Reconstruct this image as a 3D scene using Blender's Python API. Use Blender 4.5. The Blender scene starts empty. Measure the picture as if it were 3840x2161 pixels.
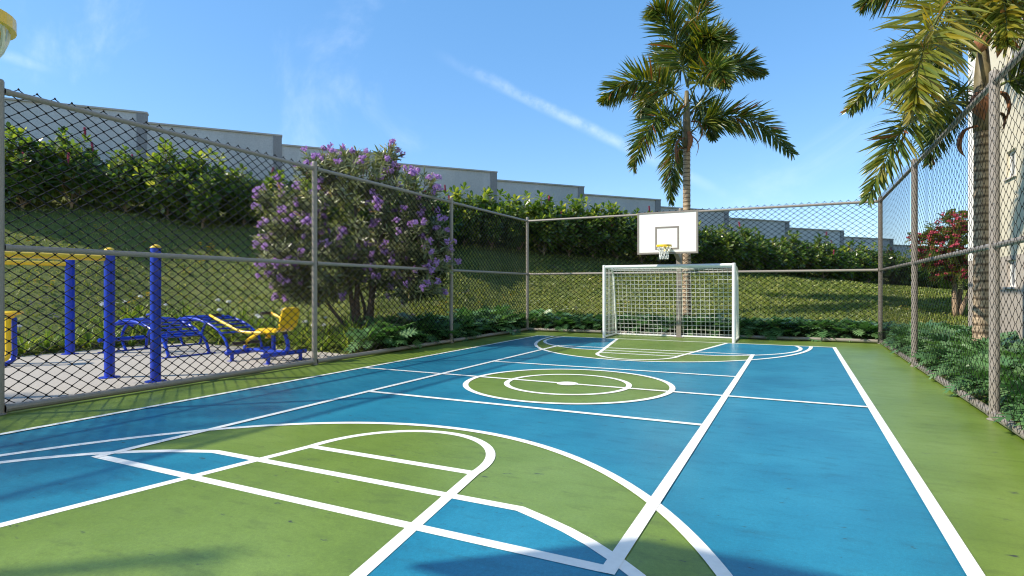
import bpy, math, random
import numpy as np
from mathutils import Vector, Matrix, Quaternion

SC = bpy.context.scene
COL = SC.collection
R = math.radians
V = Vector
UP = V((0, 0, 1))

# ------------------------------------------------------------------ camera
H = 1.4
F = 2165.3            # focal length in pixels of a 3840 px wide picture
YAW = R(26.3)
CX, CY = 1920.0, 1080.1
cam = bpy.data.cameras.new('camera')
cam.sensor_width = 36
cam.lens = F / 3840 * 36
cam.clip_start = 0.05
cam.clip_end = 5000
co = bpy.data.objects.new('camera', cam)
COL.objects.link(co)
co.location = (0, 0, H)
co.rotation_euler = (R(90), 0, YAW)
SC.camera = co
RIGHT = V((math.cos(YAW), math.sin(YAW), 0))
FWD = V((-math.sin(YAW), math.cos(YAW), 0))

def ray(px, py):
    return (FWD + RIGHT * ((px - CX) / F) + UP * ((CY - py) / F))

def at_depth(px, py, d):
    return V((0, 0, H)) + ray(px, py) * d

# ------------------------------------------------------------------ mesh builder
class MB:
    def __init__(self):
        self.v = []; self.f = []; self.mi = []; self.t = []; self.m = 0; self.tint = 0.5
    def add(self, verts, faces):
        b = len(self.v)
        self.v.extend(tuple(p) for p in verts)
        self.t.extend([self.tint] * len(verts))
        for f in faces:
            self.f.append([i + b for i in f]); self.mi.append(self.m)
    def box(self, x0, x1, y0, y1, z0, z1):
        self.add([(x0, y0, z0), (x1, y0, z0), (x1, y1, z0), (x0, y1, z0), (x0, y0, z1), (x1, y0, z1), (x1, y1, z1), (x0, y1, z1)],
                 [(0, 3, 2, 1), (4, 5, 6, 7), (0, 1, 5, 4), (1, 2, 6, 5), (2, 3, 7, 6), (3, 0, 4, 7)])
    def bar(self, a, b, w, h, up=UP):
        """rectangular bar from a to b, w across, h along up"""
        a = V(a); b = V(b); d = (b - a).normalized()
        s = d.cross(up)
        s = s.normalized() if s.length > 1e-4 else V((1, 0, 0))
        u = s.cross(d).normalized()
        p = []
        for q in (a, b):
            for i, j in ((-1, -1), (1, -1), (1, 1), (-1, 1)):
                p.append(q + s * (i * w / 2) + u * (j * h / 2))
        self.add(p, [(3, 2, 1, 0), (4, 5, 6, 7), (0, 1, 5, 4), (1, 2, 6, 5), (2, 3, 7, 6), (3, 0, 4, 7)])
    def tube(self, pts, r, n=8, cap=True, rfun=None):
        pts = [V(p) for p in pts]
        N = len(pts)
        rs = r if isinstance(r, (list, tuple)) else [r] * N
        t0 = (pts[1] - pts[0]).normalized()
        s = t0.cross(UP)
        s = s.normalized() if s.length > 1e-3 else V((1, 0, 0))
        vs = []; fs = []
        for i in range(N):
            a = pts[max(0, i - 1)]; b = pts[min(N - 1, i + 1)]
            t = (b - a).normalized()
            s = s - t * s.dot(t)
            s = s.normalized() if s.length > 1e-5 else t.orthogonal().normalized()
            u = t.cross(s)
            for k in range(n):
                an = 2 * math.pi * k / n
                vs.append(pts[i] + (s * math.cos(an) + u * math.sin(an)) * rs[i])
        for i in range(N - 1):
            for k in range(n):
                k2 = (k + 1) % n
                fs.append((i * n + k, i * n + k2, (i + 1) * n + k2, (i + 1) * n + k))
        if cap:
            fs.append(tuple(range(n - 1, -1, -1)))
            fs.append(tuple((N - 1) * n + k for k in range(n)))
        self.add(vs, fs)
    def lathe(self, c, prof, n=16, axis=None):
        c = V(c)
        vs = []; fs = []
        for (r, z) in prof:
            for k in range(n):
                a = 2 * math.pi * k / n
                vs.append(c + V((r * math.cos(a), r * math.sin(a), z)))
        for i in range(len(prof) - 1):
            for k in range(n):
                k2 = (k + 1) % n
                fs.append((i * n + k, i * n + k2, (i + 1) * n + k2, (i + 1) * n + k))
        fs.append(tuple(range(n - 1, -1, -1)))
        fs.append(tuple((len(prof) - 1) * n + k for k in range(n)))
        self.add(vs, fs)
    def poly(self, pts, z):
        self.add([(x, y, z) for x, y in pts], [tuple(range(len(pts)))])
    def build(self, name, mats, parent=None, smooth=False, bevel=0, segs=2):
        me = bpy.data.meshes.new(name)
        nv = len(self.v)
        me.from_pydata(self.v, [], self.f)
        if not isinstance(mats, (list, tuple)): mats = [mats]
        for m in mats: me.materials.append(m)
        if len(mats) > 1: me.polygons.foreach_set('material_index', self.mi)
        a = me.attributes.new('tint', 'FLOAT', 'POINT')
        a.data.foreach_set('value', self.t)
        if smooth: me.polygons.foreach_set('use_smooth', [True] * len(me.polygons))
        me.update()
        o = bpy.data.objects.new(name, me)
        COL.objects.link(o)
        if parent: o.parent = parent
        if bevel:
            b = o.modifiers.new('bevel', 'BEVEL'); b.width = bevel; b.segments = segs; b.limit_method = 'ANGLE'
        return o

def tag(o, label=None, cat=None, group=None, kind=None):
    if label: o['label'] = label
    if cat: o['category'] = cat
    if group: o['group'] = group
    if kind: o['kind'] = kind
    return o

def empty(name, loc, label, cat, group=None, rz=0):
    o = bpy.data.objects.new(name, None)
    o.empty_display_size = 0.2
    COL.objects.link(o)
    o.location = loc; o.rotation_euler = (0, 0, rz)
    return tag(o, label, cat, group)

def copy_thing(root, loc, rz=0, sc=1, label=None, group=None):
    def rec(o, par):
        c = o.copy(); COL.objects.link(c)
        if par is not None: c.parent = par
        for ch in kids[o.name]: rec(ch, c)
        return c
    kids = {}
    def walk(o):
        kids[o.name] = list(o.children)
        for ch in kids[o.name]: walk(ch)
    walk(root)
    c = rec(root, None)
    c.location = loc; c.rotation_euler = (0, 0, rz); c.scale = (sc, sc, sc)
    if label: c['label'] = label
    if group: c['group'] = group
    return c

def spline(pts, n):
    """Catmull-Rom through pts"""
    P = [V(p) for p in pts]
    P = [P[0] * 2 - P[1]] + P + [P[-1] * 2 - P[-2]]
    out = []
    m = len(P) - 3
    for i in range(n):
        t = i / (n - 1) * m
        k = min(int(t), m - 1); u = t - k
        a, b, c, d = P[k:k + 4]
        out.append(0.5 * ((2 * b) + (c - a) * u + (2 * a - 5 * b + 4 * c - d) * u * u + (3 * b - a - 3 * c + d) * u ** 3))
    return out

# ------------------------------------------------------------------ materials
def new_mat(name):
    m = bpy.data.materials.new(name); m.use_nodes = True
    nt = m.node_tree
    return m, nt, nt.nodes['Principled BSDF'], nt.nodes['Material Output']

def noise(nt, scale, detail=4, rough=0.55, coord='Object', stretch=None):
    tc = nt.nodes.new('ShaderNodeTexCoord')
    n = nt.nodes.new('ShaderNodeTexNoise')
    n.inputs['Scale'].default_value = scale; n.inputs['Detail'].default_value = detail; n.inputs['Roughness'].default_value = rough
    if stretch:
        mp = nt.nodes.new('ShaderNodeMapping')
        mp.inputs['Scale'].default_value = stretch
        nt.links.new(tc.outputs[coord], mp.inputs[0]); nt.links.new(mp.outputs[0], n.inputs['Vector'])
    else:
        nt.links.new(tc.outputs[coord], n.inputs['Vector'])
    return n

def ramp(nt, src, stops):
    r = nt.nodes.new('ShaderNodeValToRGB')
    el = r.color_ramp.elements
    while len(el) < len(stops): el.new(0.5)
    for e, (p, c) in zip(el, stops):
        e.position = p; e.color = (*c, 1) if len(c) == 3 else c
    nt.links.new(src, r.inputs[0])
    return r

def mixc(nt, a, b, fac, mode='MIX'):
    m = nt.nodes.new('ShaderNodeMix'); m.data_type = 'RGBA'; m.blend_type = mode
    for sock, val in ((m.inputs[6], a), (m.inputs[7], b), (m.inputs[0], fac)):
        if hasattr(val, 'is_output'): nt.links.new(val, sock)
        elif isinstance(val, tuple): sock.default_value = (*val, 1)
        else: sock.default_value = val
    return m.outputs[2]

def bump(nt, src, strength, dist, bsdf):
    b = nt.nodes.new('ShaderNodeBump')
    b.inputs['Strength'].default_value = strength; b.inputs['Distance'].default_value = dist
    nt.links.new(src, b.inputs['Height']); nt.links.new(b.outputs[0], bsdf.inputs['Normal'])

def painted(name, col, rough=0.35, var=0.12, bs=0.1, scale=30, metallic=0, coat=0):
    m, nt, p, o = new_mat(name)
    n = noise(nt, scale)
    c2 = tuple(min(1, c * (1 - var)) for c in col); c3 = tuple(min(1, c * (1 + var)) for c in col)
    r = ramp(nt, n.outputs[0], [(0.3, c2), (0.7, c3)])
    nt.links.new(r.outputs[0], p.inputs['Base Color'])
    p.inputs['Roughness'].default_value = rough; p.inputs['Metallic'].default_value = metallic
    p.inputs['Coat Weight'].default_value = coat
    if bs: bump(nt, n.outputs[0], bs, 0.002, p)
    return m

def leaf_mat(name, stops, rough=0.38, trans=0.35, tcol=(1.5, 1.5, 0.6), spec=0.5):
    """leaf colour picked per leaf from the mesh attribute tint; part of the light passes through"""
    m, nt, p, o = new_mat(name)
    at = nt.nodes.new('ShaderNodeAttribute'); at.attribute_name = 'tint'
    r = ramp(nt, at.outputs['Fac'], stops)
    n = noise(nt, 14, 2)
    c = mixc(nt, r.outputs[0], (0.5, 0.5, 0.5), 0.25, 'MULTIPLY')
    mm = nt.nodes.new('ShaderNodeMath'); mm.operation = 'MULTIPLY'; mm.inputs[1].default_value = 0.6
    nt.links.new(n.outputs[0], mm.inputs[0])
    c = mixc(nt, r.outputs[0], c, mm.outputs[0])
    nt.links.new(c, p.inputs['Base Color'])
    p.inputs['Roughness'].default_value = rough
    p.inputs['Specular IOR Level'].default_value = spec
    tr = nt.nodes.new('ShaderNodeBsdfTranslucent')
    tc = mixc(nt, c, tcol, 1.0, 'MULTIPLY')
    nt.links.new(tc, tr.inputs['Color'])
    mx = nt.nodes.new('ShaderNodeMixShader'); mx.inputs[0].default_value = trans
    nt.links.new(p.outputs[0], mx.inputs[1]); nt.links.new(tr.outputs[0], mx.inputs[2])
    nt.links.new(mx.outputs[0], o.inputs['Surface'])
    return m

def court_mat(name, col, light, dark, rough):
    """rolled acrylic court paint: mottled, scuffed, fine grain, slightly glossy"""
    m, nt, p, o = new_mat(name)
    n1 = noise(nt, 0.9, 6, 0.62)
    r1 = ramp(nt, n1.outputs[0], [(0.25, dark), (0.5, col), (0.78, light)])
    n2 = noise(nt, 5.5, 5, 0.65, stretch=(0.55, 1.6, 1))
    r2 = ramp(nt, n2.outputs[0], [(0.54, (0, 0, 0)), (0.72, (1, 1, 1))])
    mm = nt.nodes.new('ShaderNodeMath'); mm.operation = 'MULTIPLY'; mm.inputs[1].default_value = 0.5
    nt.links.new(r2.outputs[0], mm.inputs[0])
    c = mixc(nt, r1.outputs[0], tuple(x * 0.45 + 0.012 for x in col), mm.outputs[0])
    # short dark scuffs
    n3 = noise(nt, 6.5, 4, 0.55, stretch=(1.0, 2.6, 1))
    r3 = ramp(nt, n3.outputs[0], [(0.675, (0, 0, 0)), (0.72, (1, 1, 1))])
    n4 = noise(nt, 22, 3, 0.6)
    m4 = nt.nodes.new('ShaderNodeMath'); m4.operation = 'MULTIPLY'
    m5 = nt.nodes.new('ShaderNodeMath'); m5.operation = 'MULTIPLY'; m5.inputs[1].default_value = 1.7
    nt.links.new(n4.outputs[0], m5.inputs[0]); nt.links.new(r3.outputs[0], m4.inputs[0]); nt.links.new(m5.outputs[0], m4.inputs[1])
    m4.use_clamp = True
    c = mixc(nt, c, (0.03, 0.04, 0.045), m4.outputs[0])
    # fine mineral grain
    n6 = noise(nt, 46, 3, 0.7)
    r6 = ramp(nt, n6.outputs[0], [(0.3, (0.86, 0.86, 0.86)), (0.7, (1.12, 1.12, 1.12))])
    c = mixc(nt, c, r6.outputs[0], 1.0, 'MULTIPLY')
    n5 = noise(nt, 260, 2, 0.6)
    r5 = ramp(nt, n5.outputs[0], [(0.25, (0.72, 0.72, 0.72)), (0.75, (1.22, 1.22, 1.22))])
    c = mixc(nt, c, r5.outputs[0], 1.0, 'MULTIPLY')
    nt.links.new(c, p.inputs['Base Color'])
    rr = nt.nodes.new('ShaderNodeMapRange'); rr.inputs[3].default_value = rough - 0.07; rr.inputs[4].default_value = rough + 0.12
    nt.links.new(n2.outputs[0], rr.inputs[0]); nt.links.new(rr.outputs[0], p.inputs['Roughness'])
    bump(nt, n5.outputs[0], 0.16, 0.002, p)
    p.inputs['Specular IOR Level'].default_value = 0.5
    return m

M = {}
M['court_green'] = court_mat('court_green', (0.15, 0.232, 0.034), (0.195, 0.29, 0.06), (0.105, 0.17, 0.02), 0.31)
M['court_blue'] = court_mat('court_blue', (0.016, 0.20, 0.315), (0.03, 0.255, 0.38), (0.009, 0.14, 0.245), 0.31)
M['court_white'] = painted('court_white', (0.83, 0.83, 0.79), 0.45, 0.04, 0.1, 25)
M['metal'] = painted('galvanised_metal', (0.275, 0.243, 0.212), 0.42, 0.12, 0.1, 60, 0.0)
M['white_metal'] = painted('white_painted_metal', (0.78, 0.80, 0.77), 0.3, 0.04, 0.05, 20)
M['net'] = painted('white_net_cord', (0.74, 0.76, 0.72), 0.7, 0.08, 0.1, 60)
M['wire'] = painted('black_coated_wire', (0.006, 0.006, 0.007), 0.6, 0.2, 0.05, 40)
M['wire'].node_tree.nodes['Principled BSDF'].inputs['Specular IOR Level'].default_value = 0.15
M['pole_grey'] = painted('warm_grey_paint', (0.24, 0.21, 0.18), 0.4, 0.08, 0.05, 20)
M['board'] = painted('backboard_white', (0.82, 0.82, 0.77), 0.4, 0.03, 0.03, 8)
M['yellow'] = painted('yellow_paint', (0.86, 0.55, 0.01), 0.3, 0.06, 0.05, 20, 0, 0.3)
M['blue'] = painted('blue_paint', (0.004, 0.04, 0.46), 0.3, 0.1, 0.05, 20, 0, 0.15)
M['rubber'] = painted('dark_rubber', (0.03, 0.022, 0.02), 0.6, 0.2, 0.2, 80)
M['trunk_tan'] = painted('tan_bark', (0.34, 0.24, 0.16), 0.75, 0.35, 0.5, 22)
M['trunk_brown'] = painted('brown_bark', (0.12, 0.085, 0.06), 0.8, 0.4, 0.6, 18)
M['stem_green'] = painted('green_stem', (0.10, 0.13, 0.04), 0.5, 0.3, 0.1, 20)
M['sheath'] = painted('dry_sheath', (0.26, 0.105, 0.045), 0.5, 0.4, 0.3, 9)
M['hedge'] = leaf_mat('hedge_leaf', [(0, (0.036, 0.075, 0.022)), (0.5, (0.09, 0.15, 0.036)), (0.85, (0.19, 0.235, 0.06)), (1, (0.33, 0.34, 0.13))], 0.26, 0.42, (3.0, 2.8, 0.8), 0.7)
M['oleander'] = leaf_mat('narrow_leaf', [(0, (0.09, 0.115, 0.055)), (0.5, (0.21, 0.235, 0.115)), (0.95, (0.40, 0.40, 0.23)), (1, (0.45, 0.25, 0.03))], 0.32, 0.3, (1.5, 1.6, 0.6))
M['palm'] = leaf_mat('palm_leaflet', [(0, (0.03, 0.072, 0.019)), (0.42, (0.072, 0.128, 0.022)), (0.72, (0.185, 0.20, 0.024)), (0.93, (0.30, 0.24, 0.028)), (1, (0.24, 0.08, 0.04))], 0.33, 0.3, (1.9, 1.6, 0.5), 0.6)
M['philo'] = leaf_mat('lobed_leaf', [(0, (0.05, 0.13, 0.05)), (0.6, (0.12, 0.25, 0.09)), (1, (0.20, 0.33, 0.14))], 0.38, 0.3, (1.4, 1.6, 0.7), 0.6)
M['lily'] = leaf_mat('strap_leaf', [(0, (0.08, 0.15, 0.03)), (0.6, (0.18, 0.27, 0.05)), (1, (0.36, 0.40, 0.11))], 0.4, 0.35, (1.6, 1.6, 0.5))
M['grass'] = leaf_mat('grass_blade', [(0, (0.09, 0.145, 0.03)), (0.55, (0.21, 0.265, 0.052)), (0.9, (0.35, 0.36, 0.09)), (1, (0.48, 0.45, 0.18))], 0.42, 0.35, (1.5, 1.4, 0.5))
M['feather'] = leaf_mat('feather_leaf', [(0, (0.08, 0.14, 0.03)), (1, (0.24, 0.30, 0.08))], 0.45, 0.45, (1.6, 1.6, 0.5))
M['purple'] = leaf_mat('purple_petal', [(0, (0.40, 0.20, 0.55)), (1, (0.68, 0.46, 0.78))], 0.6, 0.35, (1.1, 1.0, 1.1), 0.2)
M['pink'] = leaf_mat('pink_petal', [(0, (0.34, 0.03, 0.09)), (1, (0.52, 0.11, 0.18))], 0.55, 0.25, (1.1, 1, 1), 0.2)
M['red'] = leaf_mat('red_petal', [(0, (0.50, 0.05, 0.10)), (1, (0.70, 0.17, 0.22))], 0.55, 0.3, (1.1, 1, 1), 0.2)
M['white_petal'] = leaf_mat('white_petal', [(0, (0.6, 0.62, 0.6)), (1, (0.8, 0.8, 0.8))], 0.6, 0.3, (1, 1, 1), 0.2)
M['yellow_petal'] = leaf_mat('yellow_petal', [(0, (0.75, 0.42, 0.01)), (1, (0.85, 0.58, 0.03))], 0.6, 0.3, (1, 1, 1), 0.2)
M['violet_petal'] = leaf_mat('violet_petal', [(0, (0.09, 0.05, 0.30)), (1, (0.22, 0.15, 0.45))], 0.6, 0.3, (1, 1, 1), 0.2)

def stucco(name, col, scale=90, var=0.14, stain=0.2):
    m, nt, p, o = new_mat(name)
    n = noise(nt, scale, 5, 0.7)
    r = ramp(nt, n.outputs[0], [(0.3, tuple(c * (1 - var) for c in col)), (0.7, tuple(c * (1 + var) for c in col))])
    n2 = noise(nt, 0.7, 5, 0.6, stretch=(1, 1, 0.35))
    r2 = ramp(nt, n2.outputs[0], [(0.3, (1 - stain,) * 3), (0.7, (1, 1, 1))])
    c = mixc(nt, r.outputs[0], r2.outputs[0], 1.0, 'MULTIPLY')
    nt.links.new(c, p.inputs['Base Color']); p.inputs['Roughness'].default_value = 0.9
    bump(nt, n.outputs[0], 0.5, 0.01, p)
    return m
M['wall_grey'] = stucco('grey_stucco', (0.70, 0.645, 0.61), 22)
M['wall_dark'] = stucco('dark_grey_stucco', (0.36, 0.325, 0.315), 22)
M['coping'] = stucco('coping_stone', (0.62, 0.53, 0.46), 30)
M['cream'] = stucco('cream_render', (0.68, 0.62, 0.48), 60, 0.04, 0.05)
M['taupe'] = stucco('taupe_render', (0.43, 0.38, 0.33), 60, 0.05, 0.06)
M['white_render'] = stucco('white_render', (0.80, 0.79, 0.76), 60, 0.03, 0.04)
M['concrete'] = stucco('pale_concrete', (0.40, 0.37, 0.325), 34, 0.10, 0.10)
M['kerb'] = stucco('kerb_concrete', (0.60, 0.57, 0.52), 40, 0.06, 0.1)

def glass_mat():
    m, nt, p, o = new_mat('window_glass')
    n = noise(nt, 1.5, 2)
    r = ramp(nt, n.outputs[0], [(0.3, (0.03, 0.05, 0.08)), (0.7, (0.06, 0.09, 0.13))])
    nt.links.new(r.outputs[0], p.inputs['Base Color']); p.inputs['Roughness'].default_value = 0.05
    p.inputs['Specular IOR Level'].default_value = 0.9
    return m
M['glass'] = glass_mat()

def palm_trunk_mat():
    m, nt, p, o = new_mat('palm_trunk')
    tc = nt.nodes.new('ShaderNodeTexCoord')
    w = nt.nodes.new('ShaderNodeTexWave'); w.wave_type = 'BANDS'; w.bands_direction = 'Z'
    w.inputs['Scale'].default_value = 2.3; w.inputs['Distortion'].default_value = 2.2; w.inputs['Detail'].default_value = 3; w.inputs['Detail Scale'].default_value = 2.5
    nt.links.new(tc.outputs['Object'], w.inputs['Vector'])
    r = ramp(nt, w.outputs['Fac'], [(0.0, (0.15, 0.10, 0.06)), (0.2, (0.36, 0.26, 0.165)), (0.6, (0.54, 0.41, 0.28)), (1, (0.44, 0.33, 0.22))])
    n = noise(nt, 7, 5, 0.65, stretch=(1, 1, 2.5))
    r2 = ramp(nt, n.outputs[0], [(0.33, (0.45, 0.45, 0.42)), (0.6, (1, 1, 1))])
    c = mixc(nt, r.outputs[0], r2.outputs[0], 0.8, 'MULTIPLY')
    nt.links.new(c, p.inputs['Base Color']); p.inputs['Roughness'].default_value = 0.75
    bump(nt, n.outputs[0], 0.5, 0.02, p)
    return m
M['palm_trunk'] = palm_trunk_mat()
M['palm_shaft'] = painted('palm_crownshaft', (0.16, 0.13, 0.065), 0.5, 0.35, 0.25, 6)

def soil_mat():
    m, nt, p, o = new_mat('lawn_soil')
    n = noise(nt, 2.2, 7, 0.65); n2 = noise(nt, 30, 4, 0.7)
    r = ramp(nt, n.outputs[0], [(0.3, (0.09, 0.13, 0.026)), (0.55, (0.15, 0.18, 0.038)), (0.75, (0.23, 0.21, 0.065))])
    r2 = ramp(nt, n2.outputs[0], [(0.3, (0.5, 0.5, 0.5)), (0.7, (1.2, 1.2, 1.2))])
    c = mixc(nt, r.outputs[0], r2.outputs[0], 1.0, 'MULTIPLY')
    nt.links.new(c, p.inputs['Base Color']); p.inputs['Roughness'].default_value = 0.9
    bump(nt, n2.outputs[0], 0.8, 0.03, p)
    return m
M['soil'] = soil_mat()

# ------------------------------------------------------------------ leaves
def blade(mb, p, d, side, L, W, prof, droop=0.3, fold=0.25, tint=0.5):
    """leaf from p along d; side = across the leaf; droop = bend towards the ground over its length"""
    d = d.normalized(); side = (side - d * side.dot(d))
    side = side.normalized() if side.length > 1e-4 else d.orthogonal().normalized()
    n = side.cross(d).normalized()
    mb.tint = tint
    vs = []; fs = []
    pos = V(p); last = 0
    rows = []
    for (t, w) in prof:
        step = (t - last) * L; last = t
        dd = (d - UP * (droop * t)).normalized()
        pos = pos + dd * step
        nn = side.cross(dd).normalized()
        hw = W * 0.5 * w
        if w < 0.02:
            rows.append([len(vs)]); vs.append(pos.copy())
        else:
            rows.append([len(vs), len(vs) + 1, len(vs) + 2])
            vs += [pos - side * hw + nn * hw * fold, pos.copy(), pos + side * hw + nn * hw * fold]
    for a, b in zip(rows, rows[1:]):
        if len(a) == 3 and len(b) == 3:
            fs += [(a[0], a[1], b[1], b[0]), (a[1], a[2], b[2], b[1])]
        elif len(a) == 3:
            fs += [(a[0], a[1], b[0]), (a[1], a[2], b[0])]
        elif len(b) == 3:
            fs += [(a[0], b[1], b[0]), (a[0], b[2], b[1])]
    mb.add(vs, fs)

OBOV = [(0, 0.08), (0.3, 0.42), (0.62, 0.98), (0.84, 0.86), (1, 0.0)]
LANC = [(0, 0.25), (0.3, 1.0), (0.7, 0.75), (1, 0)]
STRAP = [(0, 0.8), (0.3, 1.0), (0.6, 0.9), (0.85, 0.55), (1, 0)]

def rdir(rng):
    z = rng.uniform(-1, 1); a = rng.uniform(0, 2 * math.pi); s = math.sqrt(1 - z * z)
    return V((s * math.cos(a), s * math.sin(a), z))

def rosette(mb, p, axis, rng, n, L, W, prof, spread=(35, 85), droop=0.25, fold=0.25, tint=(0.2, 0.8)):
    axis = axis.normalized(); s = axis.orthogonal().normalized(); u = axis.cross(s)
    a0 = rng.uniform(0, 6.28)
    for i in range(n):
        a = a0 + i * 2.399
        el = R(spread[0] + (spread[1] - spread[0]) * (i + 0.5) / n + rng.uniform(-8, 8))
        rad = s * math.cos(a) + u * math.sin(a)
        d = axis * math.cos(el) + rad * math.sin(el)
        k = rng.uniform(0.75, 1.15)
        blade(mb, p + d * 0.01 - axis * (0.012 * i * L * 4), d, axis.cross(rad), L * k, W * k, prof, droop + rng.uniform(-0.1, 0.15), fold, rng.uniform(*tint))

# ------------------------------------------------------------------ terrain
WU = V((0.6508, 0.7593, 0)); WN = V((-0.7593, 0.6508, 0))   # along / across the boundary wall
HEDGE_P = 21.3
def zh(s): return max(0.4, 3.39 - 0.059 * s)
def terrain(x, y):
    p = WN.x * x + WN.y * y; s = WU.x * x + WU.y * y
    d1 = math.hypot(max(0, -14.35 - x), max(0, y - 9.62))
    d2 = math.hypot(max(0, -8.3 - x), max(0, y - 17.7))
    dt = min(d1, d2)
    if dt <= 0: return -0.02
    dh = max(0.0, HEDGE_P - p)
    t = dt / (dt + dh)
    t = 0.58 * t + 0.42 * t * t
    b = 0.05 * math.sin(x * 1.3 + y * 0.7) + 0.04 * math.sin(y * 2.1 - x * 0.9)
    return -0.02 + zh(s) * t + b * min(1, dt) * 0.6 + 0.5 * min(3.0, max(0.0, p - HEDGE_P - 0.2))

def ground_hit(px, py, lo=4, hi=60):
    r = ray(px, py); o = V((0, 0, H)); d = lo
    while d < hi:
        q = o + r * d
        if q.z <= terrain(q.x, q.y): return q, d
        d += 0.02
    return o + r * hi, hi

def build_terrain():
    xs = np.arange(-46, 40.01, 0.4); ys = np.arange(-24, 62.01, 0.4)
    vs = [(x, y, terrain(x, y)) for y in ys for x in xs]
    nx = len(xs); fs = []
    for j in range(len(ys) - 1):
        for i in range(nx - 1):
            a = j * nx + i
            fs.append((a, a + 1, a + nx + 1, a + nx))
    mb = MB(); mb.add(vs, fs)
    tag(mb.build('lawn_bank', M['soil'], smooth=True), 'green lawn bank rising from the court up to the hedge', 'bank', kind='structure')
    mb = MB(); mb.add([(-2500, -2500, -0.35), (2500, -2500, -0.35), (2500, 2500, -0.35), (-2500, 2500, -0.35)], [(0, 1, 2, 3)])
    tag(mb.build('ground', M['soil']), 'flat ground reaching to the horizon', 'ground', kind='structure')
build_terrain()

def build_grass():
    rs = np.random.RandomState(5)
    n = 520000
    x = rs.uniform(-30, 16, n); y = rs.uniform(-2, 52, n)
    p = WN.x * x + WN.y * y
    d1 = np.hypot(np.maximum(0, -14.2 - x), np.maximum(0, y - 9.5))
    d2 = np.hypot(np.maximum(0, -8.3 - x), np.maximum(0, y - 17.7))
    dt = np.minimum(d1, d2)
    # only the part of the bank the picture can see
    dep = x * FWD.x + y * FWD.y; lat = x * RIGHT.x + y * RIGHT.y
    keep = (dt > 0.02) & (p < 22.3) & (dep > 3) & (np.abs(lat) < dep * 1.0 + 2)
    keep &= ~((x > 3.5) & (y < 17.9))
    # thin out far away where a blade is below a pixel
    keep &= rs.uniform(0, 1, n) < np.clip(17.0 / np.maximum(dep, 1), 0.25, 1)
    x = x[keep]; y = y[keep]; dep = dep[keep]
    z = np.array([terrain(a, b) for a, b in zip(x, y)])
    n = len(x)
    sc = np.clip(dep / 14, 0.8, 1.6)
    h = rs.uniform(0.04, 0.10, n) * sc; w = rs.uniform(0.005, 0.010, n) * sc
    a = rs.uniform(0, 2 * np.pi, n); lean = rs.uniform(0.15, 1.1, n); la = rs.uniform(0, 2 * np.pi, n)
    patch = 0.5 + 0.5 * np.sin(x * 1.7 + 1.3 * np.sin(y * 1.1)) * np.sin(y * 1.9 + 0.8 * x)
    tint = np.clip(rs.normal(0.3, 0.2, n) + 0.4 * patch, 0, 1)
    v = np.zeros((n, 4, 3))
    v[:, 0] = np.c_[x - np.cos(a) * w, y - np.sin(a) * w, z - 0.01]
    v[:, 1] = np.c_[x + np.cos(a) * w, y + np.sin(a) * w, z - 0.01]
    mid = np.c_[x + np.cos(la) * lean * h * 0.3, y + np.sin(la) * lean * h * 0.3, z + h * 0.65]
    v[:, 2] = mid + np.c_[np.cos(a) * w * 0.8, np.sin(a) * w * 0.8, 0 * w]
    v[:, 3] = np.c_[x + np.cos(la) * lean * h, y + np.sin(la) * lean * h, z + h * (1.0 - 0.25 * lean)]
    me = bpy.data.meshes.new('lawn_grass')
    me.vertices.add(n * 4); me.vertices.foreach_set('co', v.reshape(-1))
    me.loops.add(n * 4); me.loops.foreach_set('vertex_index', np.tile([0, 1, 2, 3], n) + np.repeat(np.arange(n) * 4, 4))
    me.polygons.add(n); me.polygons.foreach_set('loop_start', np.arange(n) * 4); me.polygons.foreach_set('loop_total', np.full(n, 4))
    me.materials.append(M['grass'])
    at = me.attributes.new('tint', 'FLOAT', 'POINT'); at.data.foreach_set('value', np.repeat(tint, 4).astype(np.float32))
    me.update(); me.validate()
    o = bpy.data.objects.new('lawn_grass', me); COL.objects.link(o)
    tag(o, 'short tufted grass covering the sloping lawn', 'grass', kind='stuff')
build_grass()

# ------------------------------------------------------------------ court
X0, Y0 = -3.01, 7.91            # centre of the court
XL, XR, YN, YF = -6.80, 0.775, 0.33, 15.49
FXL, FXR, FYN, FYF = -7.89, 1.87, -1.30, 17.10
LW = 0.08

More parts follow.
